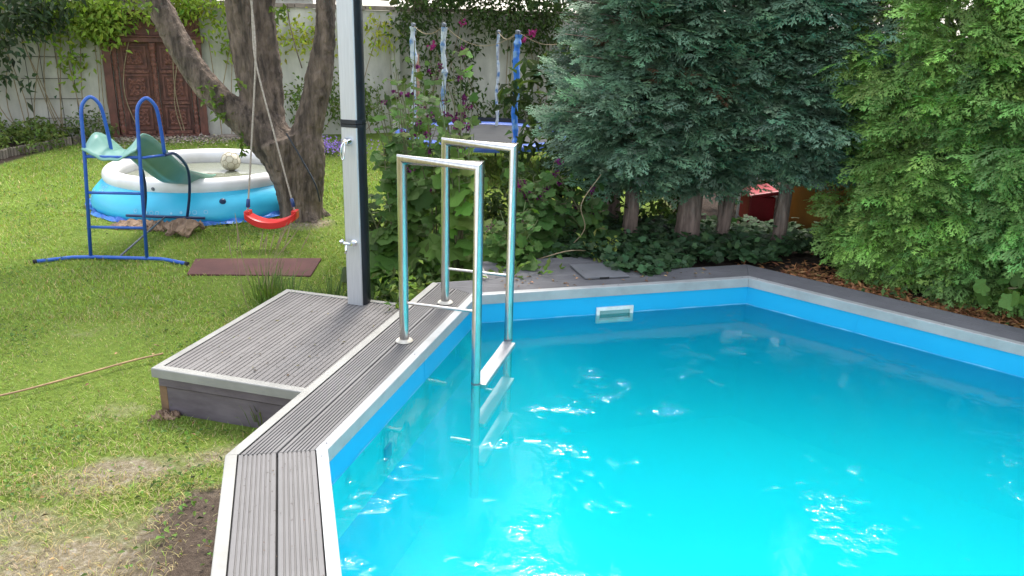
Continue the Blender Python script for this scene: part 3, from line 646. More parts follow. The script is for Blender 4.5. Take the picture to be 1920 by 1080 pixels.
m = M(); m.lathe([(0, .012), (.014, .012), (.02, .004), (.022, 0)], np.array([*IC, ZR - .01]) + o*(IR + RR*.92 - .004), 14, np.array([u, [0, 0, 1], o])); m.build('air_valve', MT['grey_metal'], ring)
m = M(); m.lathe([(.0, -.155), (.95, -.155)], (*IC, 0), 48); tag(m.build('paddling_water', MT['murky']), kind='structure')
# ground tarp crumpled round the foot
aa = np.linspace(0, 2*np.pi, 160, endpoint=False); rows = []
for k, rr in enumerate((1.20, 1.255, 1.275, 1.29, 1.30)):
    rr_ = rr + .022*np.sin(aa*7 + k)*(k > 1) + .02*np.sin(aa*19 + 2)*(k > 2); zz = G + .012 + (0 if k == 0 else 1)*(.015 + .02*np.sin(aa*13 + k*2) + .012*np.sin(aa*31 + k) + .035*np.clip(np.sin(aa + 1.0), 0, 1))*(1 if k < 4 else .3)
    rows.append(np.stack([IC[0] + rr_*np.cos(aa), IC[1] + rr_*np.sin(aa), np.maximum(zz, G + .006)], -1))
X3 = np.array(rows); X3 = np.concatenate([X3, X3[:, :1]], 1); m = M(); m.grid(X3)
tag(m.build('ground_tarp', MT['tarp'], smooth=False, base=(*IC, G)), 'crumpled blue ground tarp around the foot of the paddling pool', 'tarp')

# ball floating in the pool
bc = np.array([-3.52, 9.78, -.04]); br = .115
bl = thing('football', bc, 'pale yellowed football floating in the paddling pool', 'ball')
bm_ = bpy.data.meshes.new('ball'); import bmesh
b = bmesh.new(); bmesh.ops.create_icosphere(b, subdivisions=4, radius=br); b.to_mesh(bm_); b.free(); bm_.materials.append(MT['ball'])
for p_ in bm_.polygons: p_.use_smooth = True
o = link(bpy.data.objects.new('ball_skin', bm_)); o.parent = bl
b = bmesh.new(); bmesh.ops.create_icosphere(b, subdivisions=1, radius=1); pv_ = [np.array(v.co) for v in b.verts]; b.free()
# truncated icosahedron seams
ico = []
b = bmesh.new(); bmesh.ops.create_icosphere(b, subdivisions=1, radius=1.0); b.verts.ensure_lookup_table()
m = M(); rot = np.array(Matrix.Rotation(.5, 3, 'X') @ Matrix.Rotation(.3, 3, 'Y'))
tv = {}
for e in b.edges:
    p, q_ = [np.array(v.co) for v in e.verts]; k1, k2 = p + (q_-p)/3, p + (q_-p)*2/3
    arc = np.array([nrm(k1 + (k2-k1)*t)*(br + .0005) for t in np.linspace(0, 1, 6)]) @ rot + bc; m.tube(arc, .0035, 5)
for v in b.verts:
    fs_ = [np.array(e.other_vert(v).co) for e in v.link_edges]; p = np.array(v.co); pts = [p + (f-p)/3 for f in fs_]
    # order around v
    t0 = nrm(np.cross(p, [.3, .5, .8])); t1 = np.cross(nrm(p), t0); pts.sort(key=lambda z: math.atan2((z-p) @ t1, (z-p) @ t0))
    for i in range(len(pts)):
        k1, k2 = pts[i], pts[(i+1) % len(pts)]
        arc = np.array([nrm(k1 + (k2-k1)*t)*(br + .0005) for t in np.linspace(0, 1, 6)]) @ rot + bc; m.tube(arc, .0035, 5)
b.free(); m.build('seam', MT['ball_seam'], bl)

# rough bark slabs propping the slide's rear bar
def slab(c, sx, sy, sz, seed, label):
    r = np.random.default_rng(seed); nu, nv_ = 14, 10; rows = []
    for i in range(nu):
        row = []
        for j in range(nv_):
            u, v = i/(nu-1)*2 - 1, j/(nv_-1)*2 - 1
            ex = 1 + .18*math.sin(v*5 + seed) + .06*r.normal(); ey = 1 + .15*math.sin(u*4 + seed*2) + .05*r.normal()
            z = sz*max(0, 1 - .55*abs(v)**1.6 - .25*abs(u)**3) + .012*r.normal()
            row.append((c[0] + u*sx/2*ex, c[1] + v*sy/2*ey, c[2] + z))
        rows.append(row)
    m = M(); m.grid(np.array(rows)); o = m.build('bark_slab', MT['bark_slab'], base=c)
    s = o.modifiers.new('t', 'SOLIDIFY'); s.thickness = .035; s.offset = -1
    return tag(o, label, 'bark', 'rough bark slabs by the slide')
slab((-3.36, 7.86, G), .27, .36, .15, 3, 'largest reddish bark slab under the right end of the slide foot')
slab((-3.94, 8.02, G), .38, .26, .08, 5, 'flat bark slab under the left end of the slide foot')
slab((-3.68, 7.98, G), .22, .22, .085, 8, 'small bark chunk between the two larger bark slabs')

# ------------------------------------------------------------------ swing
sw = thing('swing', (-2.33, 7.42, -.19), 'red plastic swing seat on twisted pale ropes hanging from the tree', 'swing')
knot = np.array([-2.42, 7.58, 1.86]); el, er = np.array([-2.555, 7.42, -.14]), np.array([-2.085, 7.42, -.12])
us = np.linspace(-1, 1, 25); rows = []
for u in us:
    zc = -.205 + .085*abs(u)**2.4 + (u > 0)*.015*u; hw = .085*(1 - .25*abs(u)**6); x = -2.32 + u*.245
    prof_ = [(-hw, .030), (-hw, -.028), (-hw*.6, -.036), (hw*.6, -.036), (hw, -.028), (hw, .030), (hw*.7, .036), (-hw*.7, .036), (-hw, .030)]
    rows.append([(x, 7.42 + a_, zc + b_) for a_, b_ in prof_])
m = M(); A3 = np.array(rows); m.grid(A3); m.add(A3[0][:-1], [list(range(8))[::-1]]); m.add(A3[-1][:-1], [list(range(8))])
for x, z in ((-2.545, -.105), (-2.095, -.088)): m.box((x, 7.42, z), (.05, .10, .055))
m.build('seat', MT['red'], sw, bevel=.004)
cross = np.array([-2.405, 7.53, 1.25])
for e_, s in ((el, -1), (er, 1)):
    P = smooth_path([knot + [0.006*s, 0, 0], knot + [-.007*s, 0, -.3], cross + [.006*s, 0, 0], cross*.5 + e_*.5, e_], 40); m = M(); m.tube(P, .0085, 8); rp = m.build('rope', MT['rope'], sw, smooth=True)
    q_ = e_ + (cross - e_)*.10; d = (cross - e_)/np.linalg.norm(cross - e_); m = M(); m.tube([q_ - d*.05, q_ - d*.045, q_ + d*.03, q_ + d*.035], .018, 10, rs=[.012, .02, .017, .011]); m.build('rope_adjuster', MT['blue_clip'], rp, smooth=True)
m = M(); m.tube([knot - [0, 0, .03], knot + [0, 0, .03]], .025, 10); m.build('knot', MT['blue_clip'], sw, smooth=True)
m = M(); m.tube([knot, (-2.45, 7.62, 3.06)], .009, 8); m.build('rope', MT['rope'], sw, smooth=True)

# ------------------------------------------------------------------ old fruit tree
ot = thing('fruit_tree', (-2.36, 8.68, G), 'old forked fruit tree with dark furrowed bark holding the swing', 'tree')
TY = 8.68
m = M()
def limb(P, rs, seg=16):
    p = smooth_path(P, 28); r = np.interp(np.linspace(0, 1, len(p)), np.linspace(0, 1, len(rs)), rs)*.86; m.tube(p, .1, seg, rs=r)
limb([(-2.38, TY, G - .1), (-2.39, TY, -.35), (-2.43, TY, -.05), (-2.50, TY, .2), (-2.58, TY, .42)], [.29, .255, .27, .30, .33])
limb([(-2.36, TY, G - .1), (-2.30, TY, -.1), (-2.27, TY, .25), (-2.30, TY + .02, .5)], [.22, .21, .21, .2])
limb([(-2.55, TY, .25), (-2.85, TY - .05, .55), (-3.12, TY - .1, .80), (-3.40, TY - .1, 1.14), (-3.72, TY - .1, 1.82), (-3.95, TY - .3, 2.6), (-4.2, TY - .4, 4.3)], [.27, .205, .165, .158, .145, .11, .06])
limb([(-2.60, TY, .3), (-2.72, TY + .05, .6), (-2.82, TY + .05, 1.0), (-2.88, TY + .05, 1.5), (-2.87, TY, 1.9), (-2.75, TY - .1, 2.9), (-2.6, TY - .1, 5.0)], [.28, .22, .205, .195, .19, .14, .08])
limb([(-2.35, TY, .3), (-2.26, TY + .02, .55), (-2.17, TY + .02, .85), (-2.11, TY + .02, 1.1), (-2.03, TY, 1.5), (-2.0, TY, 1.9), (-1.9, TY + .1, 2.6), (-1.3, TY + .2, 4.4)], [.2, .185, .165, .17, .125, .115, .09, .05])
limb([(-2.7, TY, .35), (-2.66, TY + .1, .75), (-2.64, TY + .15, 1.1), (-2.66, TY + .14, 1.7), (-2.55, TY + .2, 2.5), (-2.3, TY + .3, 3.6)], [.22, .15, .11, .10, .08, .04])
limb([(-2.80, TY - .1, 2.5), (-2.65, 8.2, 2.9), (-2.48, 7.65, 3.08), (-2.2, 7.1, 3.15)], [.12, .09, .075, .05])
limb([(-3.9, TY - .3, 2.5), (-3.6, 8.0, 2.9), (-3.5, 7.5, 3.2)], [.09, .06, .03]); limb([(-1.9, TY, 2.6), (-1.5, 8.2, 2.9), (-1.2, 7.8, 3.2)], [.08, .05, .03])
for k in range(5):
    a_ = k*1.25 + .4; limb([(-2.36, TY, G + .12), (-2.36 + .20*math.cos(a_), TY + .20*math.sin(a_), G + .03), (-2.36 + .34*math.cos(a_), TY + .34*math.sin(a_), G - .06)], [.14, .08, .03], 10)
tk = m.build('trunk', MT['bark_dark'], ot, smooth=True)
rm = tk.modifiers.new('blend', 'REMESH'); rm.mode = 'VOXEL'; rm.voxel_size = .02; rm.use_smooth_shade = True
s_ = tk.modifiers.new('soft', 'SMOOTH'); s_.factor = .5; s_.iterations = 6
tx = bpy.data.textures.new('barktex', 'CLOUDS'); tx.noise_scale = .06; tx.noise_depth = 3
dm = tk.modifiers.new('bark', 'DISPLACE'); dm.texture = tx; dm.strength = .035; dm.mid_level = .5; dm.texture_coords = 'GLOBAL'
# crown (mostly above the frame) and a few low sprigs
m = M()
P = []
for c_, r_, k in (((-3.9, 8.5, 4.7), (1.2, 1.0, 1.2), 800), ((-2.5, 9.0, 5.2), (1.3, 1.0, 1.3), 1000), ((-1.1, 9.1, 4.5), (1.2, .9, 1.2), 1100), ((-.1, 9.3, 4.4), (.9, .8, 1.0), 700), ((-2.6, 8.4, 3.7), (1.0, .6, .5), 120)):
    P.append(np.array(c_) + rdir(k)*np.array(r_)*rng.uniform(.4, 1, (k, 1)))
P = np.vstack(P); leaves(m, P, rdir(len(P)) + [0, 0, -.3], rdir(len(P))*.5 + [0, 0, 1], rng.uniform(.11, .17, len(P)), .085, colvar(len(P), (.07, .12, .025)))
for c_, r_, k in (((-3.13, 8.42, .82), .13, 34), ((-3.05, 8.40, .66), .10, 16), ((-3.22, 8.45, .95), .08, 12), ((-2.30, 8.0, 1.74), .10, 22), ((-2.9, 8.42, .42), .07, 12), ((-2.86, 8.4, 1.0), .06, 10), ((-2.88, 8.4, .32), .05, 8), ((-3.55, 8.0, 1.72), .10, 14)):
    Q = np.array(c_) + rdir(k)*r_*rng.uniform(.3, 1, (k, 1)); leaves(m, Q, rdir(k) + [0, 0, -.4], rdir(k)*.6 + [0, -.3, 1], rng.uniform(.06, .09, k), .045, colvar(k, (.11, .17, .03)))
m.build('crown', MT['leaf'], ot)
m = M(); m.tube(smooth_path([(-2.30, 8.30, 1.80), (-2.27, 8.25, 1.6), (-2.2, 8.2, 1.35), (-2.16, 8.2, 1.2)], 14), .006, 6); m.build('twig', MT['bark_dark'], ot)
m = M(); m.tube(smooth_path([(-2.42, 8.42, .52), (-2.28, 8.40, .28), (-2.14, 8.40, .0), (-2.10, 8.42, -.2)], 20), .008, 6); m.build('cable', MT['black'], ot)

# ------------------------------------------------------------------ garden wall, carved door
dWv = nrm(np.array([.94, .34])); nW = np.array([dWv[1], -dWv[0]])     # towards the camera
WP0 = np.array([-7.04, 13.94])
def wp_(s, off, z): return np.array([*(WP0 + dWv*s + nW*off), z])
axW = np.array([[*dWv, 0], [*(-nW), 0], [0, 0, 1.]])
gw = thing('garden_wall', wp_(4, -.1, G), 'pale plastered garden wall with brown stone coping behind the lawn', 'wall')
m = M(); m.box(wp_(2.0, -.12, (G - .1 + 1.79)/2), (19, .22, 1.79 - G + .1), axW); m.build('wall_face', MT['plaster'], gw)
m = M()
for k in range(30): m.box(wp_(-7.2 + k*.63, -.12, 1.83 + .004*math.sin(k*3)), (.622, .34, .075), axW)
m.build('wall_coping', MT['stone'], gw, bevel=.008)
m = M(); m.box(wp_(4.98, .06, (G + 1.7)/2), (.16, .14, 1.7 - G), axW); m.build('pilaster', MT['plaster'], gw)
m = M(); m.box(wp_(.42, -.10, 1.925), (1.0, .42, .12), axW); m.build('lintel_cap', solid('pale_cap', (.42, .38, .32), (.3, .27, .22), 8, .8, bmp=.3), gw, bevel=.01)

dr = thing('carved_door', wp_(.78, .04, G), 'dark red carved wooden double door with panelled leaves in the wall', 'door')
DB = -.445
def dbox(mm, s0, s1, z0, z1, o0, o1): mm.box(wp_((s0+s1)/2, (o0+o1)/2, (z0+z1)/2), (s1-s0, o1-o0, z1-z0), axW)
m = M(); dbox(m, -.0, .13, DB, 1.42, .0, .10); dbox(m, 1.445, 1.575, DB, 1.42, .0, .10); dbox(m, -.02, 1.595, DB - .02, DB + .05, .0, .13); frm = m.build('frame', MT['doorwood'], dr, bevel=.006)
m = M(); dbox(m, -.05, 1.625, 1.16, 1.24, .0, .15); dbox(m, -.08, 1.655, 1.24, 1.27, 0, .18); dbox(m, 0, 1.575, 1.273, 1.60, 0, .10); dbox(m, -.06, 1.635, 1.603, 1.68, 0, .16); m.build('lintel', MT['doorwood'], frm, bevel=.006)
m = M()
for k in range(9):
    s = .14 + k*.162; m.lathe([(.0, .03), (.025, .028), (.045, .015), (.062, .022), (.068, 0)], wp_(s, .10, 1.44), 16, np.array([[*dWv, 0], [0, 0, 1], [*nW, 0]]))
m.build('frieze', MT['doorcarve'], frm, smooth=True)
# turned columns at the sides and the middle
def column(s, r, off):
    m = M(); prof = []; zs = np.linspace(DB + .05, 1.15, 90)
    for z in zs:
        f = (z - DB)/(1.6); rr = r
        if f < .12 or f > .93: rr = r*1.15
        elif f < .34 or f > .74: rr = r*(.78 + .25*abs(math.sin((z - DB)*42)))
        else: rr = r*(.86 + .10*math.sin((z-DB)*150))
        prof.append((rr, z))
    m.lathe(prof, wp_(s, off, 0), 14); return m
column(.185, .042, .06).build('column', MT['doorcarve'], frm, smooth=True); column(1.39, .042, .06).build('column', MT['doorcarve'], frm, smooth=True)
column(.787, .052, .085).build('center_post', MT['doorcarve'], dr, smooth=True)
def ring_on(mm, s, z, off, r, w, h):
    mm.lathe([(r - w, 0), (r - w*.6, h), (r + w*.6, h), (r + w, 0)], wp_(s, off, z), 20, np.array([[*dWv, 0], [0, 0, 1], [*nW, 0]]))
for s0, s1 in ((.235, .735), (.84, 1.34)):
    m = M(); dbox(m, s0, s1, DB + .05, 1.16, .0, .035); lf = m.build('leaf', MT['doorwood'], dr)
    for z0, z1 in ((DB + .13, .10), (.19, .625), (.72, 1.10)):
        m = M(); b_ = .035
        dbox(m, s0 + .05, s1 - .05, z1 - b_, z1, .0355, .062); dbox(m, s0 + .05, s1 - .05, z0, z0 + b_, .0355, .062); dbox(m, s0 + .05, s0 + .05 + b_, z0 + b_, z1 - b_, .0355, .062); dbox(m, s1 - .05 - b_, s1 - .05, z0 + b_, z1 - b_, .0355, .062)
        dbox(m, s0 + .12, s1 - .12, z0 + .07, z1 - .07, .0355, .05); pn = m.build('panel', MT['doorwood'], lf, bevel=.004)
        m = M(); cs, cz = (s0+s1)/2, (z0+z1)/2; rr = min(z1 - z0 - .14, s1 - s0 - .24)/2 - .01
        ring_on(m, cs, cz, .05, rr, .014, .014); ring_on(m, cs, cz, .05, rr*.55, .012, .014); m.lathe([(0, .022), (.02, .018), (.03, 0)], wp_(cs, .05, cz), 12, np.array([[*dWv, 0], [0, 0, 1], [*nW, 0]]))
        for q_ in range(8):
            t = q_*math.pi/4; m.lathe([(0, .014), (.018, .010), (.024, 0)], wp_(cs + rr*.77*math.cos(t), .05, cz + rr*.77*math.sin(t)), 8, np.array([[*dWv, 0], [0, 0, 1], [*nW, 0]]))
        for sx_ in (-1, 1):
            for sz_ in (-1, 1): m.lathe([(0, .016), (.024, .012), (.034, 0)], wp_(cs + sx_*(s1-s0-.30)/2, .05, cz + sz_*((z1-z0)/2 - .10)), 8, np.array([[*dWv, 0], [0, 0, 1], [*nW, 0]]))
        m.build('carving', MT['doorcarve'], pn, smooth=True)
    m = M(); dbox(m, s0 + .03, s1 - .03, DB + .055, DB + .11, .0355, .07); dbox(m, s0 + .03, s1 - .03, .122, .17, .0355, .068); dbox(m, s0 + .03, s1 - .03, .648, .70, .0355, .068); m.build('rail', MT['doorcarve'], lf, bevel=.005)

# wire trellis on the wall
tr_ = thing('wire_trellis', wp_(-.8, .06, G), 'rusty wire grid fixed to the wall left of the carved door', 'trellis')
m = M()
for s in (-1.15, -.93, -.70, -.47): m.tube([wp_(s, .05, G + .05), wp_(s, .05, 1.3)], .006, 6)
for z in (-.1, .22, .55, .9): m.tube([wp_(-1.25, .05, z), wp_(-.33, .05, z)], .006, 6)
m.build('wires', MT['wire'], tr_)

# ------------------------------------------------------------------ plants along the wall
def vine(name, label, boxes, col, size, kind='leaf', group=None, cat='climber', droop=.5, stems=6, var=.22):
    """boxes: (s0,s1,z0,z1,off0,off1,count) on the wall plane"""
    c = boxes[0]; t = thing(name, wp_((c[0]+c[1])/2, c[4], G), label, cat, group); m = M(); st = M()
    for s0, s1, z0, z1, o0, o1, k in boxes:
        nc = max(1, k // 26); cs = rng.uniform(s0, s1, nc); cz = z0 + (z1-z0)*np.sqrt(rng.uniform(0, 1, nc)); co = rng.uniform(o0, o1, nc)
        ci = rng.integers(0, nc, k); sg = .16
        S_ = cs[ci] + rng.normal(0, sg, k); Z_ = cz[ci] + rng.normal(0, sg*.8, k); O_ = np.maximum(co[ci] + rng.normal(0, sg*.5, k), .05)
        P = WP0[None] + dWv[None]*S_[:, None] + nW[None]*O_[:, None]; P = np.c_[P, Z_]
        D = rdir(k)*.8 + [0, 0, -droop] + np.array([*nW, 0])*.4; N = rdir(k)*.6 + [0, 0, .8] + np.array([*nW, 0])*.6
        if kind == 'leaf': leaves(m, P, D, N, size*rng.uniform(.7, 1.3, k), size*.45, colvar(k, col, var))
        else: lobed(m, P, D, N, size*rng.uniform(.7, 1.3, k), colvar(k, col, var))
        for q_ in range(stems):
            s = rng.uniform(s0, s1); st.tube(smooth_path([wp_(s, .06, G), wp_(s + rng.normal(0, .15), .08, z0*.5 + G*.5), wp_(s + rng.normal(0, .25), .1, z1)], 10), .008, 5)
    m.build('foliage', MT['leaf'], t); st.build('stem', MT['twig'], t); return t
vine('wall_vine', 'bright green leafy vine hanging over the wall left of the door', [(-.85, .30, .85, 1.8, .15, .5, 620), (-.35, .55, 1.2, 1.75, .15, .45, 300), (-.75, -.25, .45, .9, .1, .3, 80), (-1.6, .2, .75, 1.85, .12, .45, 620), (.1, 1.6, 1.45, 1.9, .15, .5, 260)], (.24, .33, .05), .12, stems=2)
vine('wall_vine', 'yellow green vine on the wall between the door and forked tree', [(1.0, 2.4, 1.15, 1.95, .12, .4, 480), (1.75, 2.35, .75, 1.2, .1, .3, 110)], (.28, .37, .05), .12, stems=2)
vine('wall_vine', 'sunny yellow vine on the wall between the tree and shower column', [(2.75, 3.75, .95, 1.5, .1, .35, 330), (4.4, 4.95, 1.15, 1.6, .1, .3, 130)], (.38, .42, .06), .11, stems=1)
vine('dark_shrub', 'big dark shrub against the wall in the far left corner', [(-2.9, -1.15, -.1, 1.5, .3, 1.0, 900), (-2.6, -.7, 1.0, 1.9, .4, 1.0, 700), (-1.1, -.4, 1.3, 1.9, .5, 1.0, 200)], (.055, .085, .04), .15, stems=4, cat='shrub')
ivt = vine('wall_creeper', 'dense dark creeper with pink blooms over the wall behind the trampoline', [(5.0, 8.4, 1.0, 2.3, .1, .6, 3200), (5.1, 9.0, 1.9, 3.1, -.2, .5, 1900), (7.7, 8.9, -.2, 1.4, .2, .8, 500), (5.3, 6.6, .0, 1.1, .1, .5, 420), (6.4, 8.4, -.4, .25, .2, .8, 800)], (.065, .105, .03), .11, stems=4)
m = M()
for s, z, o in ((5.55, 1.22, .65), (7.45, 1.45, .7), (7.5, 1.52, .7), (6.15, 1.62, .6), (7.3, 1.35, .7)):
    m = M(); k = 14; Q = wp_(s, o, z) + rdir(k)*.05; leaves(m, Q, rdir(k), rdir(k) + [0, -1, .3], .07, .05, colvar(k, (.42, .05, .20))); m.build('flower', MT['petal'], ivt)
bt = vine('leafy_bush', 'low leafy bush at the wall foot between tree and shower', [(2.9, 4.6, -.25, .35, .3, .9, 900), (3.2, 4.4, .2, .65, .3, .7, 260)], (.11, .165, .035), .09, stems=2, cat='bush')
# left bed ground cover and edging
def bushes(name, label, cat, cx, cy, rx, ry, z0, h, k, size, col, kind='leaf', var=.22, group=None, stems=0, mat='leaf'):
    t = thing(name, (cx, cy, z0), label, cat, group); m = M(); st = M()
    stems = stems and max(stems, 3); nc = max(1, k // 22); a = rng.uniform(0, 2*np.pi, nc); r = np.sqrt(rng.uniform(0, 1, nc)); C = np.stack([cx + rx*r*np.cos(a), cy + ry*r*np.sin(a), z0 + h*rng.uniform(.15, 1, nc)*(1 - .55*r**2)], -1)
    ci = rng.integers(0, nc, k); P = C[ci] + rng.normal(0, 1, (k, 3))*[.09, .09, .07]; P[:, 2] = np.maximum(P[:, 2], z0 + .01)
    D = rdir(k)*.8 + [0, 0, -.15]; N = rdir(k)*.5 + [0, -.25, .9]
    if kind == 'leaf': leaves(m, P, D, N, size*rng.uniform(.7, 1.3, k), size*.5, colvar(k, col, var))
    else: lobed(m, P, D, N, size*rng.uniform(.7, 1.3, k), colvar(k, col, var), LOBE_R if kind == 'round' else LOBE)
    m.build('foliage', MT[mat], t)
    for q_ in range(stems):
        e = C[rng.integers(0, nc)]; st.tube(smooth_path([(cx + rng.normal(0, .08), cy + rng.normal(0, .06), z0 - .02), ((cx+e[0])/2, (cy+e[1])/2, (z0+e[2])/2 + .1), e], 8), .006, 5)
    if stems: st.build('stem', MT['stem'], t)
    return t
bushes('flower_bed', 'low green ground cover filling the bed behind log edging', 'plant', -8.15, 12.6, .95, 1.3, G, .38, 2100, .09, (.13, .18, .045))
bushes('flower_bed', 'pale weedy plants at the wall foot beside the door', 'plant', -7.15, 13.45, .4, .35, G, .55, 340, .085, (.12, .17, .05))
ed = None
e0, e1 = np.array([-7.66, 11.2]), np.array([-7.22, 13.3])
for k in range(8):
    m = M(); nseg = 5; L_ = .25
    if ed is None:
        for j in range(nseg): m.tube([(-.1 + j*.05, .012*math.sin(j*1.3), -.06), (-.1 + j*.05, .012*math.sin(j*1.3), .125), (-.1 + j*.05, .012*math.sin(j*1.3), .135)], .025, 10, rs=[.026, .026, .018])
        o = m.build('edging_block', MT['edging']); ed = o
    else: o = ed.copy(); link(o)
    p = e0 + (e1-e0)*(k+.5)/8; o.location = (p[0] + .03*math.sin(k*2), p[1], G); o.rotation_euler = (R_(3*math.sin(k)), 0, math.atan2(e1[1]-e0[1], e1[0]-e0[0]) + .12*math.sin(k*1.7))
    tag(o, 'short weathered log roll edging block in front of the left bed', 'edging', 'log edging blocks along the left bed')
# gravel at the door
k = 2600; s = rng.uniform(.0, 2.9, k); of = np.abs(rng.normal(.12, .38, k)) + .04; P = np.c_[WP0 + dWv*s[:, None] + nW*of[:, None], G + .012 + rng.uniform(0, .02, k)]
m = M(); D = rdir(k); D[:, 2] *= .3; leaves(m, P, D, np.tile([0, 0, 1.], (k, 1)), rng.uniform(.03, .07, k), .045, colvar(k, (.40, .33, .26), .3), fold=-.2)
tag(m.build('gravel', MT['dry']), kind='stuff')
tag(M().box(wp_(1.9, .32, G + .02), (.28, .14, .09), axW).build('stone_block', MT['stone'], base=wp_(1.9, .32, G), bevel=.02), 'dark stone block lying at the wall beside the tree', 'stone')
pt_ = bushes('purple_flowers', 'patch of small purple flowers behind the tree on the lawn', 'flowers', -3.1, 12.9, .55, .4, G, .22, 700, .05, (.12, .16, .07))
m = M(); k = 700; P = np.c_[-3.1 + rng.normal(0, .36, k), 12.8 + rng.normal(0, .28, k), G + .1 + rng.uniform(0, .14, k)]; leaves(m, P, rdir(k), rdir(k)*.4 + [0, -.4, 1], .035, .03, colvar(k, (.36, .24, .62))); tag(m.build('blossoms', MT['petal'], pt_), kind='stuff')

# ------------------------------------------------------------------ trampoline
tp = thing('trampoline', (-.35, 12.0, G), 'old trampoline with torn blue foam sleeved net poles and sagging ropes', 'trampoline')
TC = np.array([-.45, 12.15]); TRr = 1.35; TZ = .06
m = M(); m.lathe([(TRr - .22, TZ + .005), (TRr - .2, TZ + .02), (TRr, TZ + .025), (TRr + .03, TZ + .0), (TRr + .02, TZ - .06)], (*TC, 0), 56); m.build('edge_pad', MT['tramp_pad'], tp, smooth=True)
m = M(); m.lathe([(0, TZ - .01), (TRr - .2, TZ)], (*TC, 0), 40); m.build('jump_mat', MT['netting'], tp)
poles = []
for x, y, zt, mt, w_ in ((-.03, 11.0, 1.56, 'sleeve', .055), (-1.03, 11.3, 1.62, 'sleeve_white', .045), (-1.52, 11.9, 1.60, 'sleeve_white', .055), (-.34, 13.2, 1.52, 'sleeve_white', .03)):
    m = M(); m.tube([(x, y, G), (x, y, zt)], .017, 10); pl = m.build('pole', MT['grey_metal'], tp, smooth=True); poles.append((x, y, zt))
    zs = np.linspace(-.1, zt - .03, 30); r = w_*.75*(1 + rng.normal(0, .16, 30))*np.where(rng.uniform(0, 1, 30) < .10, .55, 1); P = np.c_[x + .012*np.sin(zs*9 + x), y + 0*zs, zs]; P[:, 2] += .001
    m = M(); m.tube(P, w_, 12, rs=r); m.build('foam_sleeve', MT[mt], pl)
    m = M(); m.lathe([(0, .02), (.03, .015), (.034, 0), (.03, -.03)], (x, y, zt + .01), 12); m.build('pole_cap', MT['grey_metal'], pl, smooth=True)
for i, j, sag in ((0, 1, .22), (1, 2, .12), (0, 3, .1)):
    a_, b_ = np.array(poles[i]), np.array(poles[j]); ts = np.linspace(0, 1, 16); P = a_ + (b_-a_)*ts[:, None]; P[:, 2] -= 4*sag*ts*(1-ts); m = M(); m.tube(P, .005, 6); m.build('rope', MT['twig'], tp)
a_ = np.array(poles[0]); m = M(); m.tube(smooth_path([a_, a_ + [.35, .3, -.15], a_ + [.8, .8, -.12]], 12), .005, 6); m.build('rope', MT['twig'], tp)
# ragged dark net in the back half
nn = 40; aa = np.linspace(R_(-5), R_(140), nn); rows = [[(TC[0] + TRr*math.cos(t), TC[1] + TRr*math.sin(t), TZ + z*.09 ) for t in aa] for z in np.linspace(0, 1, 8)]
m = M(); m.grid(np.array(rows)); m.build('safety_net', MT['netting'], tp)
# upright planks leaning at the pilaster
m = M(); m.box((-1.62, 13.2, .35), (.05, .03, 1.6)); tag(m.build('wooden_stake', solid('pinkish_stake', (.45, .25, .17), (.34, .19, .13), 8, .8), base=(-1.62, 13.2, G)), 'pinkish wooden stake standing upright left of the trampoline', 'stake')

# ------------------------------------------------------------------ mallow plants and weeds between the deck and the lawn
flw_all = 0
def mallow(x, y, h, nst, spread, label, leafsize=.14, col=(.10, .16, .04), flowers=6, lean=(0, 0), nl=14, group='mallow plants behind the ladder'):
    z0 = float(hz(np.array(x), np.array(y))); t = thing('mallow_plant', (x, y, z0), label, 'plant', group); st, lf, fl = M(), M(), M()
    for k in range(nst):
        a_ = rng.uniform(0, 2*np.pi); sp_ = spread*rng.uniform(.2, 1); hh = h*rng.uniform(.65, 1.05)
        e = np.array([x + sp_*math.cos(a_) + lean[0], y + sp_*math.sin(a_)*.8 + lean[1], z0 + hh]); mid_ = np.array([x + .3*(e[0]-x), y + .3*(e[1]-y), z0 + hh*.5]); p = smooth_path([(x + rng.normal(0, .04), y + rng.normal(0, .04), z0 - .02), mid_, e], 14)
        st.tube(p, .007, 6, rs=np.linspace(.009, .003, len(p)))
        fr = rng.uniform(.12, 1, nl); idx_ = (fr*(len(p)-1)).astype(int); B = p[idx_]; pd = rdir(nl)*[1, 1, .25]; pd = nrm(pd + [0, -.25, .25]); pl_ = rng.uniform(.04, .16, nl)*(1.2 - .7*fr); E_ = B + pd*pl_[:, None]
        for b_, e_ in zip(B, E_): st.tube([b_, e_], .0025, 4, caps=False)
        D = pd*[1, 1, 0] + [0, 0, -.45] + rng.normal(0, .2, (nl, 3)); N = np.c_[rng.normal(0, .35, (nl, 2)) + [0, -.45], np.full(nl, .9)]
        lobed(lf, E_, D, N, leafsize*(1.1 - .6*fr)*rng.uniform(.4, 1.2, nl), colvar(nl, col, .22))
        for q_ in range(int(flowers*rng.uniform(.3, 1.2))):
            f_ = rng.uniform(.55, 1); c_ = p[int(f_*(len(p)-1))] + rng.normal(0, .03, 3); kk = 9; fl = M(); leaves(fl, np.tile(c_, (kk, 1)) + rng.normal(0, .012, (kk, 3)), rdir(kk) + [0, -.3, .2], rdir(kk) + [0, -.8, .3], .030, .026, colvar(kk, (.13, .022, .09), .4)); fl.build('flower', MT['petal'], t)
    st.build('stem', MT['stem'], t); lf.build('foliage', MT['leaf'], t)
    return t
mallow(-.92, 5.95, 1.45, 8, .26, 'tall mallow with big lobed leaves right beside the shower column', 0.185, (0.068, 0.140, 0.025), 1, nl=26)
mallow(-.62, 6.5, 1.75, 7, .34, 'tallest purple flowered mallow rising between shower and ladder', 0.167, (0.080, 0.160, 0.030), 4, nl=17)
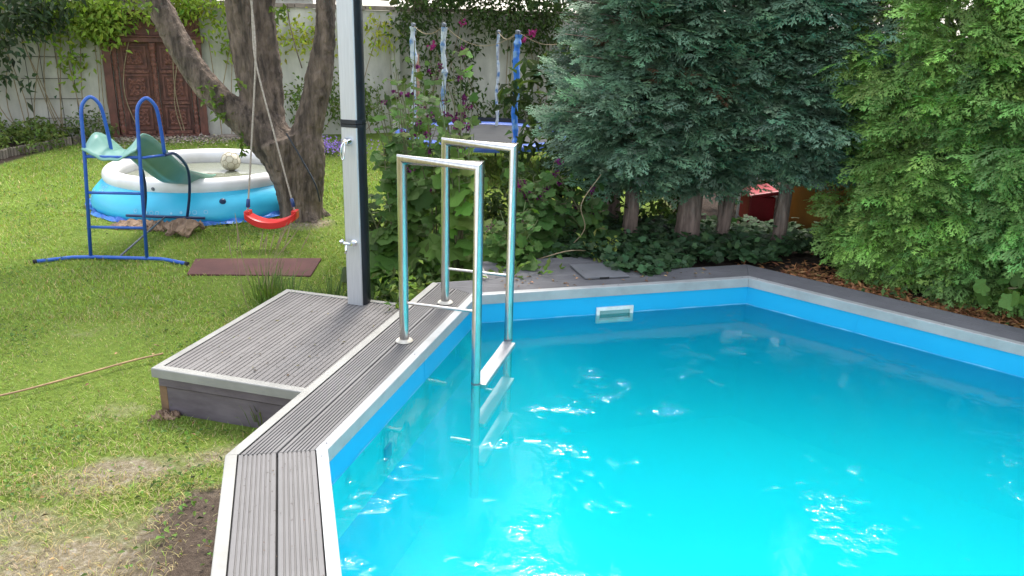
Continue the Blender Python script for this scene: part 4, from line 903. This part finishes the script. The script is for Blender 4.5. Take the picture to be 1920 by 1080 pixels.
mallow(-.42, 6.0, 1.62, 6, .28, 'leafy mallow with wide bright leaves behind the front handrail', 0.202, (0.120, 0.216, 0.038), 1, nl=13)
mallow(-.50, 6.8, 1.7, 6, .26, 'loose tall mallow with pink buds behind the rear handrail', 0.150, (0.096, 0.176, 0.034), 4, nl=13)
mallow(.22, 6.2, .85, 8, .34, 'bushy mallow with dark purple blooms right of the ladder', 0.132, (0.068, 0.136, 0.034), 4, nl=26)
mallow(.02, 5.75, .55, 8, .30, 'low spreading mallow at the deck corner behind the ladder', 0.114, (0.080, 0.152, 0.034), 1, nl=22)
mallow(.62, 6.35, .62, 7, .30, 'short mallow with dry stalks beside the first conifer', 0.114, (0.072, 0.140, 0.038), 2, nl=22)
mallow(-1.25, 6.55, .85, 6, .25, 'young mallow with grey green leaves left of the shower', 0.141, (0.080, 0.128, 0.047), 0, nl=14)
mallow(-.80, 6.05, 2.0, 5, .16, 'thin flowering stems shooting up right of the shower column', 0.079, (0.088, 0.144, 0.038), 3, nl=17)
mallow(-.44, 6.35, 2.0, 4, .14, 'thin tall stem with lobed leaves above the front handrail', 0.132, (0.096, 0.172, 0.038), 5, nl=13)
mallow(-.85, 7.4, 1.9, 6, .34, 'farther mallow reaching up in front of the trampoline poles', 0.141, (0.096, 0.168, 0.034), 4, nl=22)
mallow(-.98, 6.9, 1.6, 9, .36, 'dense mallow filling the gap right behind the shower column', 0.158, (0.080, 0.152, 0.030), 1, nl=24)
bushes('weed_clump', 'dense low weeds hugging the deck edge behind the ladder', 'weeds', -.62, 5.55, .42, .45, -.40, .36, 800, .07, (.085, .14, .035), stems=8)
bushes('weed_clump', 'bright green weeds at the foot of the shower column', 'weeds', -.78, 5.22, .22, .18, -.2, .18, 170, .06, (.17, .25, .05))
bushes('weed_clump', 'low light green weeds on the far deck corner', 'weeds', .08, 5.55, .22, .15, -.12, .2, 200, .07, (.13, .21, .05))
bushes('weed_clump', 'yellowish seedling clump at the edge of the far deck', 'weeds', .72, 5.95, .14, .10, -.05, .17, 90, .06, (.22, .26, .06))
bushes('weed_clump', 'dark undergrowth between the mallows and first conifer', 'weeds', .35, 7.0, .7, .5, -.3, .9, 1100, .09, (.06, .10, .03), stems=6)
# dry twigs by the conifers
for P, lab in (([(.44, 6.15, .0), (.56, 6.12, .18), (.52, 6.1, .38), (.66, 6.1, .62)], 'bent dry stalk standing beside the mallow and first conifer'), ([(.20, 5.85, .0), (.45, 5.9, .06), (.7, 6.0, .02)], 'pale fallen twig lying behind the far deck')):
    m = M(); m.tube(smooth_path(P, 16), .0045, 6); tag(m.build('dry_twig', MT['twig'], base=P[0], smooth=True), lab, 'twig')

# ------------------------------------------------------------------ blue conifers
def conifer(x, y, lean, rtr, crown_r, z_low, label, H=3.7, k=2300, forks=0, c0=(.04, .075, .05), c1=(.185, .305, .18)):
    z0 = float(hz(np.array(x), np.array(y))); t = thing('blue_conifer', (x, y, z0), label, 'conifer', 'row of blue green conifers'); m = M()
    p = smooth_path([(x, y, z0 - .05), (x + lean*.3, y, z0 + .3), (x + lean, y + .05, z0 + .9), (x + lean*1.2, y + .05, 2.2), (x + lean*1.2, y, H)], 40); r = np.interp(p[:, 2], [z0 - .05, z0 + .12, 1, H], [rtr*1.45, rtr, rtr*.8, .02]); r = r*(1 + rng.normal(0, .03, len(r)))
    m.tube(p, .1, 14, rs=r)
    for q_ in range(forks):
        a_ = rng.uniform(-.4, .5); m.tube(smooth_path([p[4], p[4] + [a_*.25, -.02, .16], p[4] + [a_*.45, -.05, .42]], 8), .02, 8, rs=np.linspace(rtr*.5, .008, len(smooth_path([p[4], p[4], p[4]], 8))))
    for q_ in range(4):
        zz = rng.uniform(z0 + .45, .9); a_ = rng.uniform(0, 2*np.pi); b_ = np.array([np.interp(zz, p[:, 2], p[:, 0]), y, zz]); e_ = b_ + [.35*math.cos(a_), .35*math.sin(a_), .12]; m.tube([b_, (b_+e_)/2 - [0, 0, .02], e_], .012, 6, rs=[.014, .009, .004])
    tr = m.build('trunk', MT['bark_conifer'], t, smooth=True)
    cr = M(); nc = k // 10; zz = z_low + (H - z_low)*rng.uniform(0, 1, nc)**1.35; zz = np.round(zz/.17 + x*3)*.17 - x*3*.17 + rng.normal(0, .028, nc); zz -= .16*rng.uniform(0, 1, nc)**2*(rng.uniform(0, 1, nc) < .35)*(zz < 1.1); th = np.where(rng.uniform(0, 1, nc) < .72, -np.pi/2 + rng.normal(0, .85, nc), rng.uniform(0, 2*np.pi, nc))
    rad = crown_r*np.clip((H - zz)/(H - .9), 0, 1)**.6*(.70 + .18*np.sin(zz*7 + th*3) + .16*np.sin(th*7 + x*5 + zz*2)) * sst(z_low - .6, z_low + .5, zz); rr = rad*np.sqrt(rng.uniform(.10, 1, nc))
    cx = np.interp(zz, p[:, 2], p[:, 0]); O = np.stack([cx + rr*np.cos(th), y + rr*np.sin(th), zz], -1)
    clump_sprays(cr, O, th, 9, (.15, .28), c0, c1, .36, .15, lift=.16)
    kb = 160; zb = rng.uniform(z_low + .2, 2.6, kb); tb = rng.uniform(0, 2*np.pi, kb)
    br_ = M()
    for z_, a_ in zip(zb, tb):
        c_ = np.array([np.interp(z_, p[:, 2], p[:, 0]), y, z_]); l_ = crown_r*rng.uniform(.5, .9); e_ = c_ + [l_*math.cos(a_), l_*math.sin(a_), .12]; br_.tube([c_, (c_+e_)/2 + [0, 0, .03], e_], .008, 5, rs=[.012, .008, .003], caps=False)
    cr.build('crown', MT['conifer'], t); br_.build('branch', MT['bark_conifer'], t)
    return t
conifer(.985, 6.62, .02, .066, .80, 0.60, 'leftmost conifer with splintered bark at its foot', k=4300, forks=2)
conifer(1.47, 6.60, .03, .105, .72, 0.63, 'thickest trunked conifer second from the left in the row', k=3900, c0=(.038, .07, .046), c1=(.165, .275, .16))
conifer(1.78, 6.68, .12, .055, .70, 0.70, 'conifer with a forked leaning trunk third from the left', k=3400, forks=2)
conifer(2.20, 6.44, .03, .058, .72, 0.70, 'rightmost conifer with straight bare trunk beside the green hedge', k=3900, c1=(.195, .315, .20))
# extra conifer on the left, foliage only reaching over the mallows
conifer(.98, 7.9, 0, .08, .85, .55, 'conifer standing behind the others at the left end of the row', k=3000, c0=(.045, .075, .046), c1=(.14, .235, .155))

# ------------------------------------------------------------------ green thuja hedge
ROc = OUT[3]; dR = dv(HD[3]); oR = -nv(HD[3])
def thuja(t_al, off, rx, H, k, label, c0=(.05, .095, .028), c1=(.19, .27, .06)):
    c = ROc + dR*t_al + oR*off; x, y = c; z0 = -.06; t = thing('thuja_tree', (x, y, z0), label, 'thuja', 'green thuja trees right of the pool'); m = M(); m.tube(smooth_path([(x, y, z0 - .05), (x + .02, y, 1.5), (x, y, H)], 20), .06, 12, rs=np.linspace(.07, .015, len(smooth_path([(0,0,0),(0,0,1),(0,0,2)], 20)))); m.build('trunk', MT['bark_conifer'], t, smooth=True)
    front = math.atan2(-oR[1]*.8 - .4, -oR[0]*.8 - .3)
    cr = M(); nc = k // 8; zz = .05 + (H - .05)*rng.uniform(0, 1, nc)**1.25; th = np.where(rng.uniform(0, 1, nc) < .82, front + rng.normal(0, .9, nc), rng.uniform(0, 2*np.pi, nc))
    bul = .80 + .20*np.sin(np.clip(zz/2.3, 0, 1)*np.pi) + .11*np.sin(zz*5.2 + th*4) + .07*np.sin(zz*11 + th*7)
    rad = rx*bul*np.clip((H - zz)/(H - 1.6), 0, 1)**.6; rr = rad*(rng.uniform(.3, 1, nc)**.45)
    O = np.stack([x + rr*np.cos(th), y + rr*np.sin(th), zz], -1)
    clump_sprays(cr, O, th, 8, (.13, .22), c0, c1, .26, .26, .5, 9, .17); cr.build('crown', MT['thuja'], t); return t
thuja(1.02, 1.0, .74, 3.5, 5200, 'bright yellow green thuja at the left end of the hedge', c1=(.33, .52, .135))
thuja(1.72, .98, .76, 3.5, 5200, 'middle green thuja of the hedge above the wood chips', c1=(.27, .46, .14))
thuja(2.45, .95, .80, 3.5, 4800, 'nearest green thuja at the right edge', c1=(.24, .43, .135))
thuja(.75, 2.1, .8, 3.5, 2400, 'darker green thuja standing behind the left end of the hedge', c1=(.12, .19, .05))
cc = ROc + dR*1.95 + oR*.36; bushes('maple_sapling', 'broad leaved sapling growing through the lower thuja hedge', 'sapling', cc[0], cc[1], .40, .2, -.02, .75, 150, .075, (.12, .20, .045), kind='lobed', stems=6)
cc = ROc + dR*1.05 + oR*.14; bushes('seedling', 'small leafy seedling at the deck edge on the wood chips', 'seedling', cc[0], cc[1], .07, .06, -.05, .16, 60, .055, (.09, .16, .05))
cc = ROc + dR*1.95 + oR*.10; bushes('seedling', 'tiny seedling right of the wood chips under the hedge', 'seedling', cc[0], cc[1], .05, .05, -.05, .09, 26, .05, (.12, .19, .06))

# ------------------------------------------------------------------ ground cover, mulch
k = 7200; P = []
while len(P) < k:
    x, y = rng.uniform(.25, 2.75), rng.uniform(5.5, 7.15)
    w_ = (np.array([x, y]) - OUT[2]) @ (-nF)                       # distance behind the far deck edge
    w2 = (np.array([x, y]) - ROc) @ oR if x > 1.6 else 9
    lim = .10 + .12*math.sin(x*6) - (.22 if .95 < x < 1.35 else 0) + (.28 if x < .7 else 0)
    if w_ < lim or w2 < .12 + .08*math.sin(y*9): continue
    if x > 2.3 and rng.uniform() < (x - 2.3)*2: continue
    P.append((x, y, max(0.004 if w_ < .45 else -.05, -.05) + abs(rng.normal(0, .055))*(1 if w_ > .2 else .5)))
P = np.array(P); m = M(); D = rdir(k)*[1, 1, .3]; N = rdir(k)*.5 + [0, -.3, 1]
lobed(m, P, D, N, rng.uniform(.035, .065, k), colvar(k, (.06, .115, .05), .28), LOBE)
tag(m.build('ivy_ground_cover', MT['leaf']), kind='stuff')
k = 7000; t_ = rng.uniform(-.1, 3.2, k); of = np.abs(rng.normal(.12, .20, k)) + .01; of = np.where((t_ > 1.1) & (t_ < 1.35), of*.5, of); P = np.c_[ROc + dR*t_[:, None] + oR*of[:, None], -.055 + rng.uniform(.0, .035, k)]
sel = (t_ > .25) | (rng.uniform(0, 1, k) < .1); P = P[sel]; k = len(P)
m = M(); D = rdir(k)*[1, 1, .25]; leaves(m, P, D, np.tile([0, 0, 1.], (k, 1)) + rng.normal(0, .3, (k, 3)), rng.uniform(.03, .075, k), rng.uniform(.012, .028, k), colvar(k, (.30, .145, .065), .35), fold=.08)
tag(m.build('wood_chip_mulch', MT['dry']), kind='stuff')
# ------------------------------------------------------------------ things beyond the conifers
bg = bushes('background_hedge', 'dark leafy hedge beyond the conifer trunks', 'hedge', 2.4, 9.4, 2.6, .5, G, 2.9, 5200, .17, (.045, .075, .025))
bushes('background_hedge', 'dark hedge filling in behind the green thuja trees', 'hedge', 5.0, 7.9, 1.9, .8, -.1, 3.6, 4200, .19, (.05, .085, .028))
bushes('background_hedge', 'sunny yellow green bush glimpsed behind the conifer trunks', 'bush', 2.62, 8.4, .16, .12, .28, .22, 110, .07, (.30, .34, .05))
hy = bushes('hydrangea', 'dried pinkish hydrangea head between the first two conifer trunks', 'hydrangea', 1.47, 7.6, .14, .12, -.3, .75, 120, .09, (.12, .19, .05), stems=4)
m = M(); k = 150; P = np.array([1.47, 7.5, .36]) + rdir(k)*[.13, .12, .12]; leaves(m, P, rdir(k), nrm(P - [1.47, 7.5, .36]), .05, .045, colvar(k, (.40, .25, .20), .25)); m.build('flower_head', MT['dry'], hy)
MT['red_dull'] = solid('faded_red_plastic', (.36, .016, .03), (.28, .014, .022), 7, .5)
rt = thing('toy_box', (2.42, 7.7, -.1), 'red plastic toy box half hidden behind the rightmost conifer', 'toy box')
m = M(); m.box((2.38, 7.7, .05), (.25, .34, .27)); m.build('box_body', MT['red_dull'], rt, bevel=.02)
m = M(); m.box((2.38, 7.7, .21), (.29, .40, .04), np.array([[.985, 0, .17], [0, 1, 0], [-.17, 0, .985]])); m.build('lid', MT['red_dull'], rt, bevel=.012)
at_ = thing('amber_drum', (3.02, 7.5, -.1), 'amber brown drum in the gap left of the thuja hedge', 'drum')
m = M(); m.lathe([(.0, -.1), (.38, -.1), (.39, .0), (.38, .3), (.39, .46), (.37, .5), (0, .5)], (3.02, 7.5, 0), 32); m.build('drum_body', MT['amber'], at_, auto=40)
m = M(); m.lathe([(.40, .49), (.405, .51), (.40, .54), (0, .545)], (3.02, 7.5, 0), 32); m.build('drum_lid', MT['netting'], at_, auto=40)
wh = thing('bright_backdrop', (3.05, 8.6, G), 'white board added as a bright patch in the gap between conifers and hedge', 'table')
m = M(); m.box((3.05, 8.6, .72), (1.1, .7, .03), np.array([[1, 0, 0], [0, .94, .34], [0, -.34, .94]])); m.build('tilted_board', MT['white_panel'], wh)  # white board added as bright backdrop, tilted up to catch the sky
for sx_, sy_ in ((-.5, -.3), (.5, -.3), (-.5, .3), (.5, .3)): M().box((3.05 + sx_, 8.6 + sy_, .12), (.04, .04, 1.14)).build('leg', MT['white_panel'], wh)
# trees behind the garden wall; tall ones added to darken the pool's reflection
for s, o, r_, zc, rz, lab, c_ in ((-3.4, -2.2, 1.7, 3.4, 1.6, 'dark tree behind the wall in the far left corner', (.06, .09, .03)), (-1.2, -4.5, 2.6, 7.2, 4.6, 'tall tree added behind the wall above the carved door', (.07, .11, .03)), (2.6, -4.0, 2.6, 7.0, 5.2, 'light green tall tree added behind the wall above the yellow vines', (.10, .155, .035)), (6.4, -4.0, 2.8, 7.4, 5.6, 'tall dark tree added behind the wall above the trampoline', (.06, .095, .03)), (10.4, -3.0, 2.8, 6.5, 5.0, 'tall dark tree added behind the conifer row', (.05, .085, .03))):
    c = wp_(s, o, G); t = thing('background_tree', c, lab, 'tree', 'trees beyond the garden wall'); m = M(); m.tube([c, c + [0, 0, 2.4], c + [.1, 0, zc + rz*.6]], .1, 10, rs=[.2, .15, .05]); m.build('trunk', MT['bark_dark'], t, smooth=True)
    k = 3600; m = M(); P = c + [0, 0, zc] + rdir(k)*np.array([r_, r_*.6, rz])*rng.uniform(.5, 1, (k, 1)); leaves(m, P, rdir(k), rdir(k)*.6 + [0, -.3, .8], rng.uniform(.28, .46, k), .24, colvar(k, c_, .25)); m.build('crown', MT['leaf'], t)
rf = thing('shed_roof', wp_(3.0, -1.6, 1.6), 'low red tiled shed roof just showing above the wall', 'shed')
m = M(); m.box(wp_(2.9, -1.6, 2.0), (1.6, .9, .06), axW); m.build('roof', MT['brick'], rf); m = M(); m.box(wp_(2.9, -1.6, .75), (1.5, .8, 2.4), axW); m.build('shed_wall', MT['plaster'], rf)

# ------------------------------------------------------------------ lawn: grass blades, tufts, small litter
def blades(k, xr, yr, h, wdt, dens=None):
    x = rng.uniform(*xr, k); y = rng.uniform(*yr, k)
    s_, b_ = soil_at(x, y); patch = .5 + .5*np.sin(x*2.1 + 1.3*np.sin(y*1.7))*np.cos(y*2.4 + np.sin(x*1.1))
    keep = rng.uniform(0, 1, k) > np.clip(s_*1.12 + .14*patch, 0, .97); keep &= b_ < .5
    poly = [corner(i, .40) for i in range(8)]; keep &= ~inside(poly, x, y)
    a, n = (x*dL[0] + y*dL[1]), (x*nL[0] + y*nL[1]); keep &= ~((a > PN - .01) & (a < PF + .02) & (n > PS - .01) & (n < PE + .3))
    keep &= ~((np.hypot(x - IC[0], y - IC[1]) < 1.2)); keep &= ~((x > -2.84) & (x < -1.7) & (y > 6.52 + (x + 2.8)*.0) & (y < 7.06))
    keep &= ((x - WP0[0])*nW[0] + (y - WP0[1])*nW[1] > .35)
    x, y, s_, patch = x[keep], y[keep], s_[keep], patch[keep]; k = len(x)
    z = hz(x, y) - .005; a = rng.uniform(0, 2*np.pi, k); ln = rng.uniform(.25, 1.1, k); lie = sst(4.3, 2.7, y); ln = ln*(1 + 1.6*lie*rng.uniform(0, 1, k)); hh = h*rng.uniform(.5, 1.25, k)*(1 - .3*s_)*(1 + .25*lie)
    D = np.stack([np.cos(a)*ln, np.sin(a)*ln, np.ones(k)], -1); D = nrm(D)*hh[:, None]; sd = np.stack([-np.sin(a), np.cos(a), 0*a], -1)*wdt/2
    B = np.stack([x, y, z], -1); mid_ = B + D*.55; tip = B + D + np.stack([np.cos(a)*hh*.25, np.sin(a)*hh*.25, -hh*.12], -1)
    V = np.stack([B - sd, B + sd, mid_ + sd*.8, mid_ - sd*.8, tip], 1).reshape(-1, 3); b = np.arange(k)[:, None]*5
    worn = sst(4.3, 2.7, y); straw = rng.uniform(0, 1, k) < (.10 + .6*s_ + .12*patch + .33*worn); c = np.where(straw[:, None], colvar(k, (.42, .35, .18), .22), colvar(k, (.225, .325, .055), .2)*(1 + .25*(patch[:, None] - .4)))
    return V, [b + [0, 1, 2, 3], b + [3, 2, 4]], np.repeat(c, 5, 0)
m = M()
for args in ((38000, (-2.9, -.6), (1.9, 3.4), .036, .003), (60000, (-4.2, -.9), (3.2, 5.6), .038, .0036), (64000, (-6.2, -.5), (5.4, 8.6), .042, .0055), (52000, (-9.5, 1.2), (8.4, 14.6), .055, .011)):
    m.add(*blades(*args))
k = 5200; cw = np.c_[rng.uniform(-6.5, -.9, 170), rng.uniform(2.4, 11, 170)]; P = cw[rng.integers(0, 170, k)] + rng.normal(0, .11, (k, 2)); s_, b_ = soil_at(P[:, 0], P[:, 1])
a, n = P @ dL, P @ nL; kp = (b_ < .5) & ~((a > PN - .02) & (a < PF + .03) & (n > PS - .02)) & ~inside([corner(i, .42) for i in range(8)], P[:, 0], P[:, 1]) & (np.hypot(P[:, 0] - IC[0], P[:, 1] - IC[1]) > 1.3) & ~((P[:, 0] > -2.95) & (P[:, 0] < -1.7) & (P[:, 1] > 6.4) & (P[:, 1] < 7.15))
P = P[kp]; k = len(P); P3 = np.c_[P, G + rng.uniform(.015, .045, k)]; leaves(m, P3, rdir(k)*[1, 1, .3], rdir(k)*.35 + [0, 0, 1], rng.uniform(.015, .04, k), rng.uniform(.012, .024, k), colvar(k, (.10, .18, .035), .3))
tag(m.build('grass', MT['grass']), kind='stuff')
def tuft(x, y, z, k, h, lean, label, col=(.10, .17, .035), seeds=0, name='grass_tuft'):
    t = thing(name, (x, y, z), label, 'grass tuft'); m = M(); st = M()
    for q_ in range(k):
        a_ = rng.uniform(0, 2*np.pi); r = abs(rng.normal(0, .09)); b_ = np.array([x + r*math.cos(a_), y + r*math.sin(a_), z]); hh = h*rng.uniform(.5, 1.1); d = np.array([math.cos(a_)*.4 + lean[0], math.sin(a_)*.4 + lean[1], 1.]); e_ = b_ + d/np.linalg.norm(d)*hh; mid_ = b_*.5 + e_*.5 + [0, 0, .06*hh]; e_[2] -= hh*rng.uniform(0, .35)
        s = np.array([-math.sin(a_), math.cos(a_), 0])*.0035; c = colvar(1, col, .2)[0]
        m.add([b_ - s, b_ + s, mid_ + s, mid_ - s, e_], [[[0, 1, 2, 3]], [[3, 2, 4]]], c)
    m.build('blades', MT['grass'], t)
    for q_ in range(seeds):
        a_ = rng.uniform(-1, 1); b_ = np.array([x + rng.normal(0, .08), y + rng.normal(0, .06), z]); e_ = b_ + np.array([lean[0]*1.3 + a_*.25, lean[1], .62 + .18*rng.uniform()])*.95; p = smooth_path([b_, b_*.5 + e_*.5 + [-.03, 0, .05], e_], 10); st.tube(p, .002, 4, rs=np.linspace(.0022, .001, len(p)))
        kk = 16; f_ = rng.uniform(.72, 1, kk); Q = p[(f_*(len(p)-1)).astype(int)] + rng.normal(0, .004, (kk, 3)); leaves(m2, Q, rdir(kk)*.5 + (e_-b_), rdir(kk), .022, .006, colvar(kk, (.45, .36, .17), .2)) if False else st.tube(p[-4:] + rng.normal(0, .001, (4, 3)), .004, 5, rs=[.002, .0045, .004, .001])
    if seeds: st.build('seed_stalk', MT['twig'], t)
tuft(-1.88, 5.78, G, 170, .42, (.1, -.05), 'tall grass tuft with pale seed stalks behind the platform corner', seeds=16)
tuft(-1.62, 5.55, G, 190, .38, (.1, -.1), 'dense dark green grass clump along the platform rear edge', (.075, .13, .03))
tuft(-1.35, 5.62, G, 170, .40, (0, -.15), 'grass clump drooping over the platform left of the shower', (.085, .14, .035))
tuft(-1.75, 5.4, G, 120, .30, (-.1, 0), 'short grass clump at the platform far corner', (.10, .165, .035))
tuft(-1.35, 4.0, G, 60, .22, (.1, -.1), 'ragged grass tuft under the deck corner by the platform', (.12, .17, .04))
tuft(-1.85, 4.15, G, 50, .14, (0, -.1), 'small weed tuft against the platform front panel', (.12, .17, .05))
# mat under the swing
m = M(); m.prism([(-2.80, 6.50), (-1.75, 6.56), (-1.78, 7.09), (-2.90, 6.95)], G + .004, G + .022); tag(m.build('rubber_mat', MT['mat_rubber'], base=(-2.3, 6.8, G), bevel=.004), 'flat brown rubber mat on the grass near the slide foot', 'mat')
# cane on the lawn
m = M(); m.tube(smooth_path([(-3.4, 3.86, G + .03), (-2.94, 4.13, G + .035), (-2.62, 4.40, G + .05), (-2.42, 4.62, G + .05), (-2.25, 4.74, G + .06)], 30), .0065, 8); tag(m.build('garden_cane', MT['hose'], base=(-2.6, 4.4, G), smooth=True), 'long thin tan cane lying on the lawn left of the platform', 'cane')
# wood chunk at the platform foot
slab((-1.93, 4.0, G), .12, .08, .03, 11, 'mossy bark piece on the grass at the platform corner')
# fallen leaves and specks
k = 150; x = rng.uniform(-2.6, -.9, k); y = rng.uniform(2.0, 5.0, k); m = M(); P = np.c_[x, y, np.full(k, G + .03)]; s_, _ = soil_at(x, y); poly = [corner(i, .42) for i in range(8)]; kp = ~inside(poly, x, y)
a, n = (x*dL[0] + y*dL[1]), (x*nL[0] + y*nL[1]); kp &= ~((a > PN - .05) & (a < PF + .05) & (n > PS - .05)); P = P[kp]; k = len(P)
leaves(m, P, rdir(k)*[1, 1, .3], np.tile([0, 0, 1.], (k, 1)) + rng.normal(0, .4, (k, 3)), rng.uniform(.012, .04, k), rng.uniform(.008, .02, k), colvar(k, (.32, .21, .11), .4))
k = 46; a = rng.uniform(PN + .1, PF - .1, k); n = rng.uniform(PS + .1, PE - .05, k); P = np.array([PL(a_, n_, PZ + .006) for a_, n_ in zip(a, n)]); leaves(m, P, rdir(k)*[1, 1, .15], np.tile([0, 0, 1.], (k, 1)) + rng.normal(0, .2, (k, 3)), rng.uniform(.012, .035, k), rng.uniform(.004, .014, k), colvar(k, (.16, .13, .06), .4))
k = 60; t_ = rng.uniform(.2, 1.8, k); of = rng.uniform(.06, .34, k); P = np.c_[INN[2] + dF*t_[:, None] - nF*of[:, None], np.full(k, .006)]; leaves(m, P, rdir(k)*[1, 1, .15], np.tile([0, 0, 1.], (k, 1)) + rng.normal(0, .3, (k, 3)), rng.uniform(.015, .05, k), rng.uniform(.01, .025, k), colvar(k, (.26, .17, .09), .4))
k = 30; t_ = rng.uniform(.0, 2.0, k)**1; of = rng.uniform(.06, .34, k); P = np.c_[INN[0] + dv(HD[0])*(1.4 + t_*.6)[:, None] - nv(HD[0])*of[:, None], np.full(k, .005)]; leaves(m, P, rdir(k)*[1, 1, .1], np.tile([0, 0, 1.], (k, 1)), rng.uniform(.004, .009, k), rng.uniform(.004, .007, k), colvar(k, (.12, .08, .05), .4))
tag(m.build('fallen_leaves', MT['dry']), kind='stuff')
